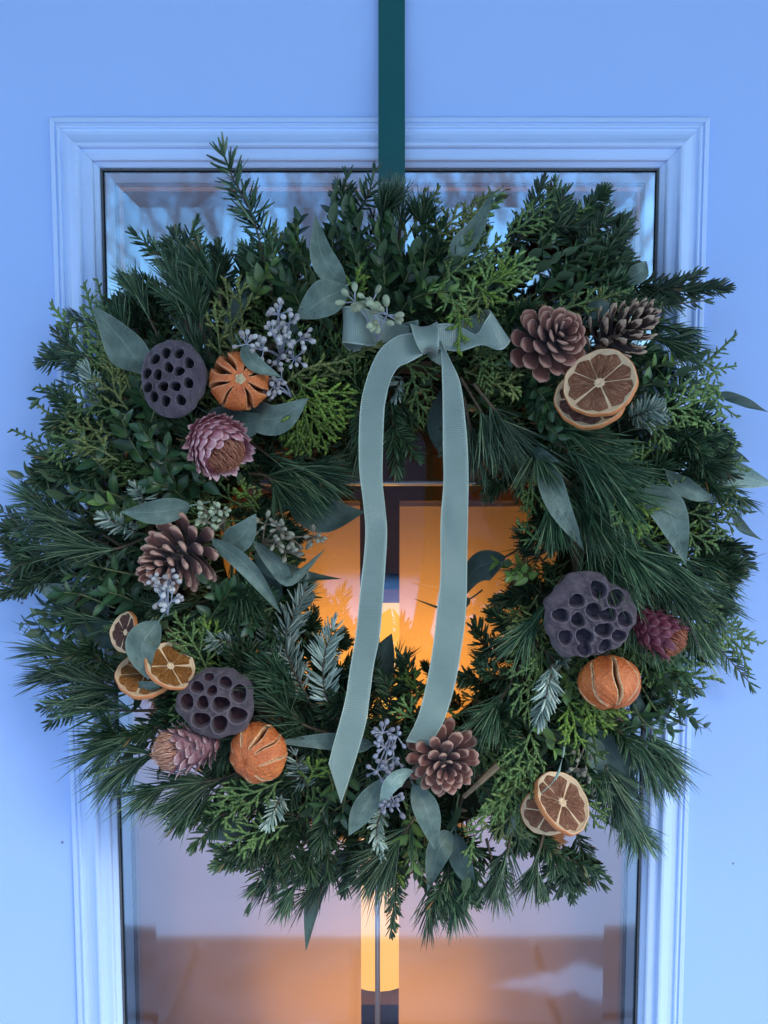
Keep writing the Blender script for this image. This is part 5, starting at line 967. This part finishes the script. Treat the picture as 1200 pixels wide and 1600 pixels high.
def flower(px, py, h, Rpx, axis, label, mi, n=66, length=2.0, tuft=.62, tl=.30, open_=.18, nf=650):
    s_ = S(h); Rm = Rpx * s_; mt = frame(P(px, py, h), axis); fo = empty('dried_flower', label, 'dried flower', group='dried pink flower heads', mat=mt)
    bm = [bract_mesh(m_br[mi], k) for k in (.30, .36, .42)]; H = length * Rm
    def prof(f): return Rm * (math.sin(math.pi * (.12 + .56 * f))) * (1.02 - .10 * f)
    for i in range(n):
        f = (i + .5) / n; az = i * 2.39996; r0 = prof(f * .85) * .93; z0 = H * (f * .85 - .5); L = Rm * random.uniform(.46, .64)
        r1 = prof(min(1, f * .85 + .1)); sl = math.atan2((r1 - prof(max(0, f * .85 - .05))), H * .15); rad = Vector((math.cos(az), math.sin(az), 0))
        az += random.uniform(-.12, .12); L *= random.uniform(.8, 1.1); a_ = sl + open_ * (.6 + 1.2 * random.random()); d = (Vector((0, 0, 1)) * math.cos(a_) + rad * math.sin(a_)).normalized(); nn = (rad * math.cos(a_) - Vector((0, 0, 1)) * math.sin(a_)); y = nn.cross(d); p = rad * r0 + Vector((0, 0, z0))
        link('bract', random.choice(bm), fo, mat=Matrix(((d.x * L, y.x * L, nn.x * L, p.x), (d.y * L, y.y * L, nn.y * L, p.y), (d.z * L, y.z * L, nn.z * L, p.z), (0, 0, 0, 1))))
    k = 24; th = np.arange(k) * 2 * math.pi / k; rows = [np.stack([prof(f) * .9 * np.cos(th), prof(f) * .9 * np.sin(th), np.full(k, H * (f - .5))], -1) for f in np.linspace(0, .85, 9)]; rows.append(rows[-1] * np.array([.05, .05, 1.05])); idx = np.arange(10 * k).reshape(10, k)
    mb = MB(); mb.add(np.concatenate(rows), np.stack([idx[:-1], np.roll(idx[:-1], -1, 1), np.roll(idx[1:], -1, 1), idx[1:]], -1).reshape(-1, 4), 0, np.full((10 * k, 3), .3)); link('flower_body', mb.mesh('flower_body', [m_br[mi]]), fo)
    rt = prof(.85) * tuft / .62; u = np.sqrt(rng.random(nf)); az = rng.uniform(0, 2 * math.pi, nf); zb_ = H * .34
    base = np.stack([u * rt * .8 * np.cos(az), u * rt * .8 * np.sin(az), zb_ + 0 * u], -1); d = nrm(np.stack([.75 * u * np.cos(az), .75 * u * np.sin(az), 1.0 + 0 * u], -1) + rng.normal(0, .14, (nf, 3)))
    bd = np.stack([-np.cos(az) * u, -np.sin(az) * u, 0 * u], -1) * .55; mb = tubes(base, d, bd, Rm * tl * 2 * (1.15 - .35 * u**2) * rng.uniform(.8, 1.1, nf), Rm * .020, [1, 1, 1.1, .5], 3, 3); o = link('floret_tuft', mb.mesh('floret_tuft', [m_tf[mi]]), fo); o['kind'] = 'stuff'
flower(336, 690, .130, 44, (.62, -.50, -.62), 'plump pink dried flower with a tan centre, below the small-holed lotus pod', 0, 96, 1.9, .55, .26, .20)
flower(300, 1166, .122, 36, (-.95, -.50, -.05), 'faded mauve dried flower with shaggy bracts under the brown lotus pod', 1, 60, 2.3, .62, .42, .42, 520)
flower(1022, 982, .118, 34, (.75, -.50, -.50), 'deep magenta dried flower peeking out right of the largest lotus pod', 2, 60, 2.5, .62, .30, .20, 520)

# ------------------------------------------------------------------ seeded berries
def berry_mat(nm, c0, c1):
    m, t = M(nm); n1 = noise(t, 1.5, 4, .6); c = mixc(t, c0, c1, n1); c = mixc(t, c, mixc(t, c, (.55, .5, .5), 1.0, 'MULTIPLY'), objrnd(t)); principled(t, c, .6, .3, bump=n1, bstr=.2, bdist=.0003); return m
m_be = [berry_mat('frosted_berry', (.38, .39, .38), (.64, .65, .63)), berry_mat('green_berry', (.27, .36, .22), (.50, .58, .38)), berry_mat('blue_berry', (.24, .27, .33), (.44, .47, .53)), berry_mat('olive_berry', (.20, .21, .15), (.38, .38, .28))]
m_bs = simple('pale_pedicel', (.30, .33, .40), (.42, .45, .52), 200); m_bs2 = simple('brown_pedicel', (.16, .14, .09), (.28, .25, .18), 200)
def berry_mesh(mat):
    prof_ = [(0, -.62), (.22, -.58), (.30, -.50), (.50, -.15), (.56, .15), (.50, .48), (.32, .72), (.20, .78), (.14, .74), (0.001, .70)]; k = 10; th = np.arange(k) * 2 * math.pi / k
    V = np.concatenate([np.stack([r * np.cos(th), r * np.sin(th), np.full(k, z_)], -1) for r, z_ in prof_]); idx = np.arange(len(prof_) * k).reshape(-1, k); mb = MB()
    mb.add(V, np.stack([idx[:-1], np.roll(idx[:-1], -1, 1), np.roll(idx[1:], -1, 1), idx[1:]], -1).reshape(-1, 4)); return mb.mesh('berry', [mat])
BM = [berry_mesh(m) for m in m_be]
def berries(root, umbels, label, mi, size=8.0, elong=1.0, ped=15, n=8, stemmat=0, seed=0):
    rg = random.Random(seed); rp = P(*root); bo = empty('berry_sprig', label, 'berry sprig', rp, 'seeded eucalyptus berry sprigs'); mb = MB()
    for ux, uy, uh, *rest in umbels:
        c = P(ux, uy, uh); mid = (rp + c) / 2 + np.array([0, -.002, .002]); tube_path(crom([rp, mid, c], 8), .0009, .0006, 5, 0, mb); dr = nrm(c - rp) if np.linalg.norm(c - rp) > .004 else np.array([0, -1., 0]); dr = nrm(dr * .7 + Vw * .8)
        nn_ = rest[0] if rest else n; s_ = S(uh)
        for q in range(nn_):
            for _ in range(20):
                d = nrm(np.array([rg.gauss(0, 1), rg.gauss(-.3, .8), rg.gauss(0, 1)]))
                if d @ dr > -.25: break
            L = ped * s_ * 1.15 * rg.uniform(.6, 1.2); e = c + d * L; tube_path(np.array([c, c + d * L * .5, e]), .00042, .00055, 4, 0, mb)
            r_ = size * s_ * .88 * rg.uniform(.78, 1.15); zz = Vector(d); mt = frame(e - rp + d * r_ * .35, zz, (.3, .5, .8)); link('berry', BM[mi], bo, mat=mt @ Matrix.Diagonal((r_, r_, r_ * elong, 1)))
    link('stalks', mb.mesh('stalks', [m_bs2 if stemmat else m_bs], True, origin=rp), bo)
berries((440, 560, .10), [(435, 492, .13, 10), (452, 505, .13, 9), (425, 520, .135, 9), (443, 530, .13, 7), (470, 530, .128, 8), (385, 538, .135, 8), (412, 548, .133, 7), (460, 560, .12, 8), (430, 568, .12, 6)], 'largest frosted berry sprig, above the slit orange at upper left', 0, 8.2, 1, 14, seed=1)
berries((455, 620, .105), [(428, 602, .118, 8), (440, 592, .116, 5), (430, 612, .118, 4)], 'small berry sprig squeezed between the upper slit orange and bright green cedar', 0, 7.5, 1, 11, seed=2)
berries((590, 530, .125), [(555, 472, .148, 5), (582, 472, .15, 6), (605, 492, .15, 8), (592, 500, .15, 6)], 'pale green oval berries lying across the left loop of the bow', 1, 10.5, 1.25, 16, seed=3)
berries((350, 830, .11), [(325, 800, .13, 8), (345, 800, .13, 8), (322, 815, .132, 6), (352, 812, .128, 6)], 'cream-green berry sprig just above the slender-scaled pine cone', 1, 7.2, 1.1, 12, 8, 1, seed=4)
berries((410, 850, .10), [(415, 820, .115, 7), (438, 825, .115, 8), (430, 845, .118, 6), (455, 840, .11, 8), (490, 838, .105, 9), (447, 862, .11, 6)], 'brownish olive berry sprig poking right towards the opening', 3, 7.5, 1.35, 15, 7, 1, seed=5)
berries((262, 960, .12), [(245, 905, .147, 6), (265, 900, .148, 8), (258, 918, .15, 7), (252, 935, .146, 7), (268, 940, .146, 6)], 'white berries dangling in front of the slender-scaled pine cone', 0, 8.0, 1, 14, seed=6)
berries((612, 1150, .105), [(598, 1145, .125, 9), (620, 1150, .122, 7), (600, 1168, .125, 8), (615, 1182, .122, 7), (600, 1195, .125, 7), (588, 1205, .125, 6)], 'blue-grey berry column hanging left of the facing pine cone', 2, 7.8, 1, 13, seed=7)
berries((600, 1220, .115), [(605, 1250, .13, 9), (618, 1258, .13, 7)], 'short blue-grey berry tuft below the pale curled eucalyptus leaf', 2, 7.8, 1.1, 15, seed=8)
berries((915, 1160, .09), [(908, 1180, .11, 6), (900, 1200, .11, 6), (915, 1205, .108, 4)], 'sparse dull berries between the tilted orange slice and the right pine', 3, 7.5, 1, 11, 8, 1, seed=9)
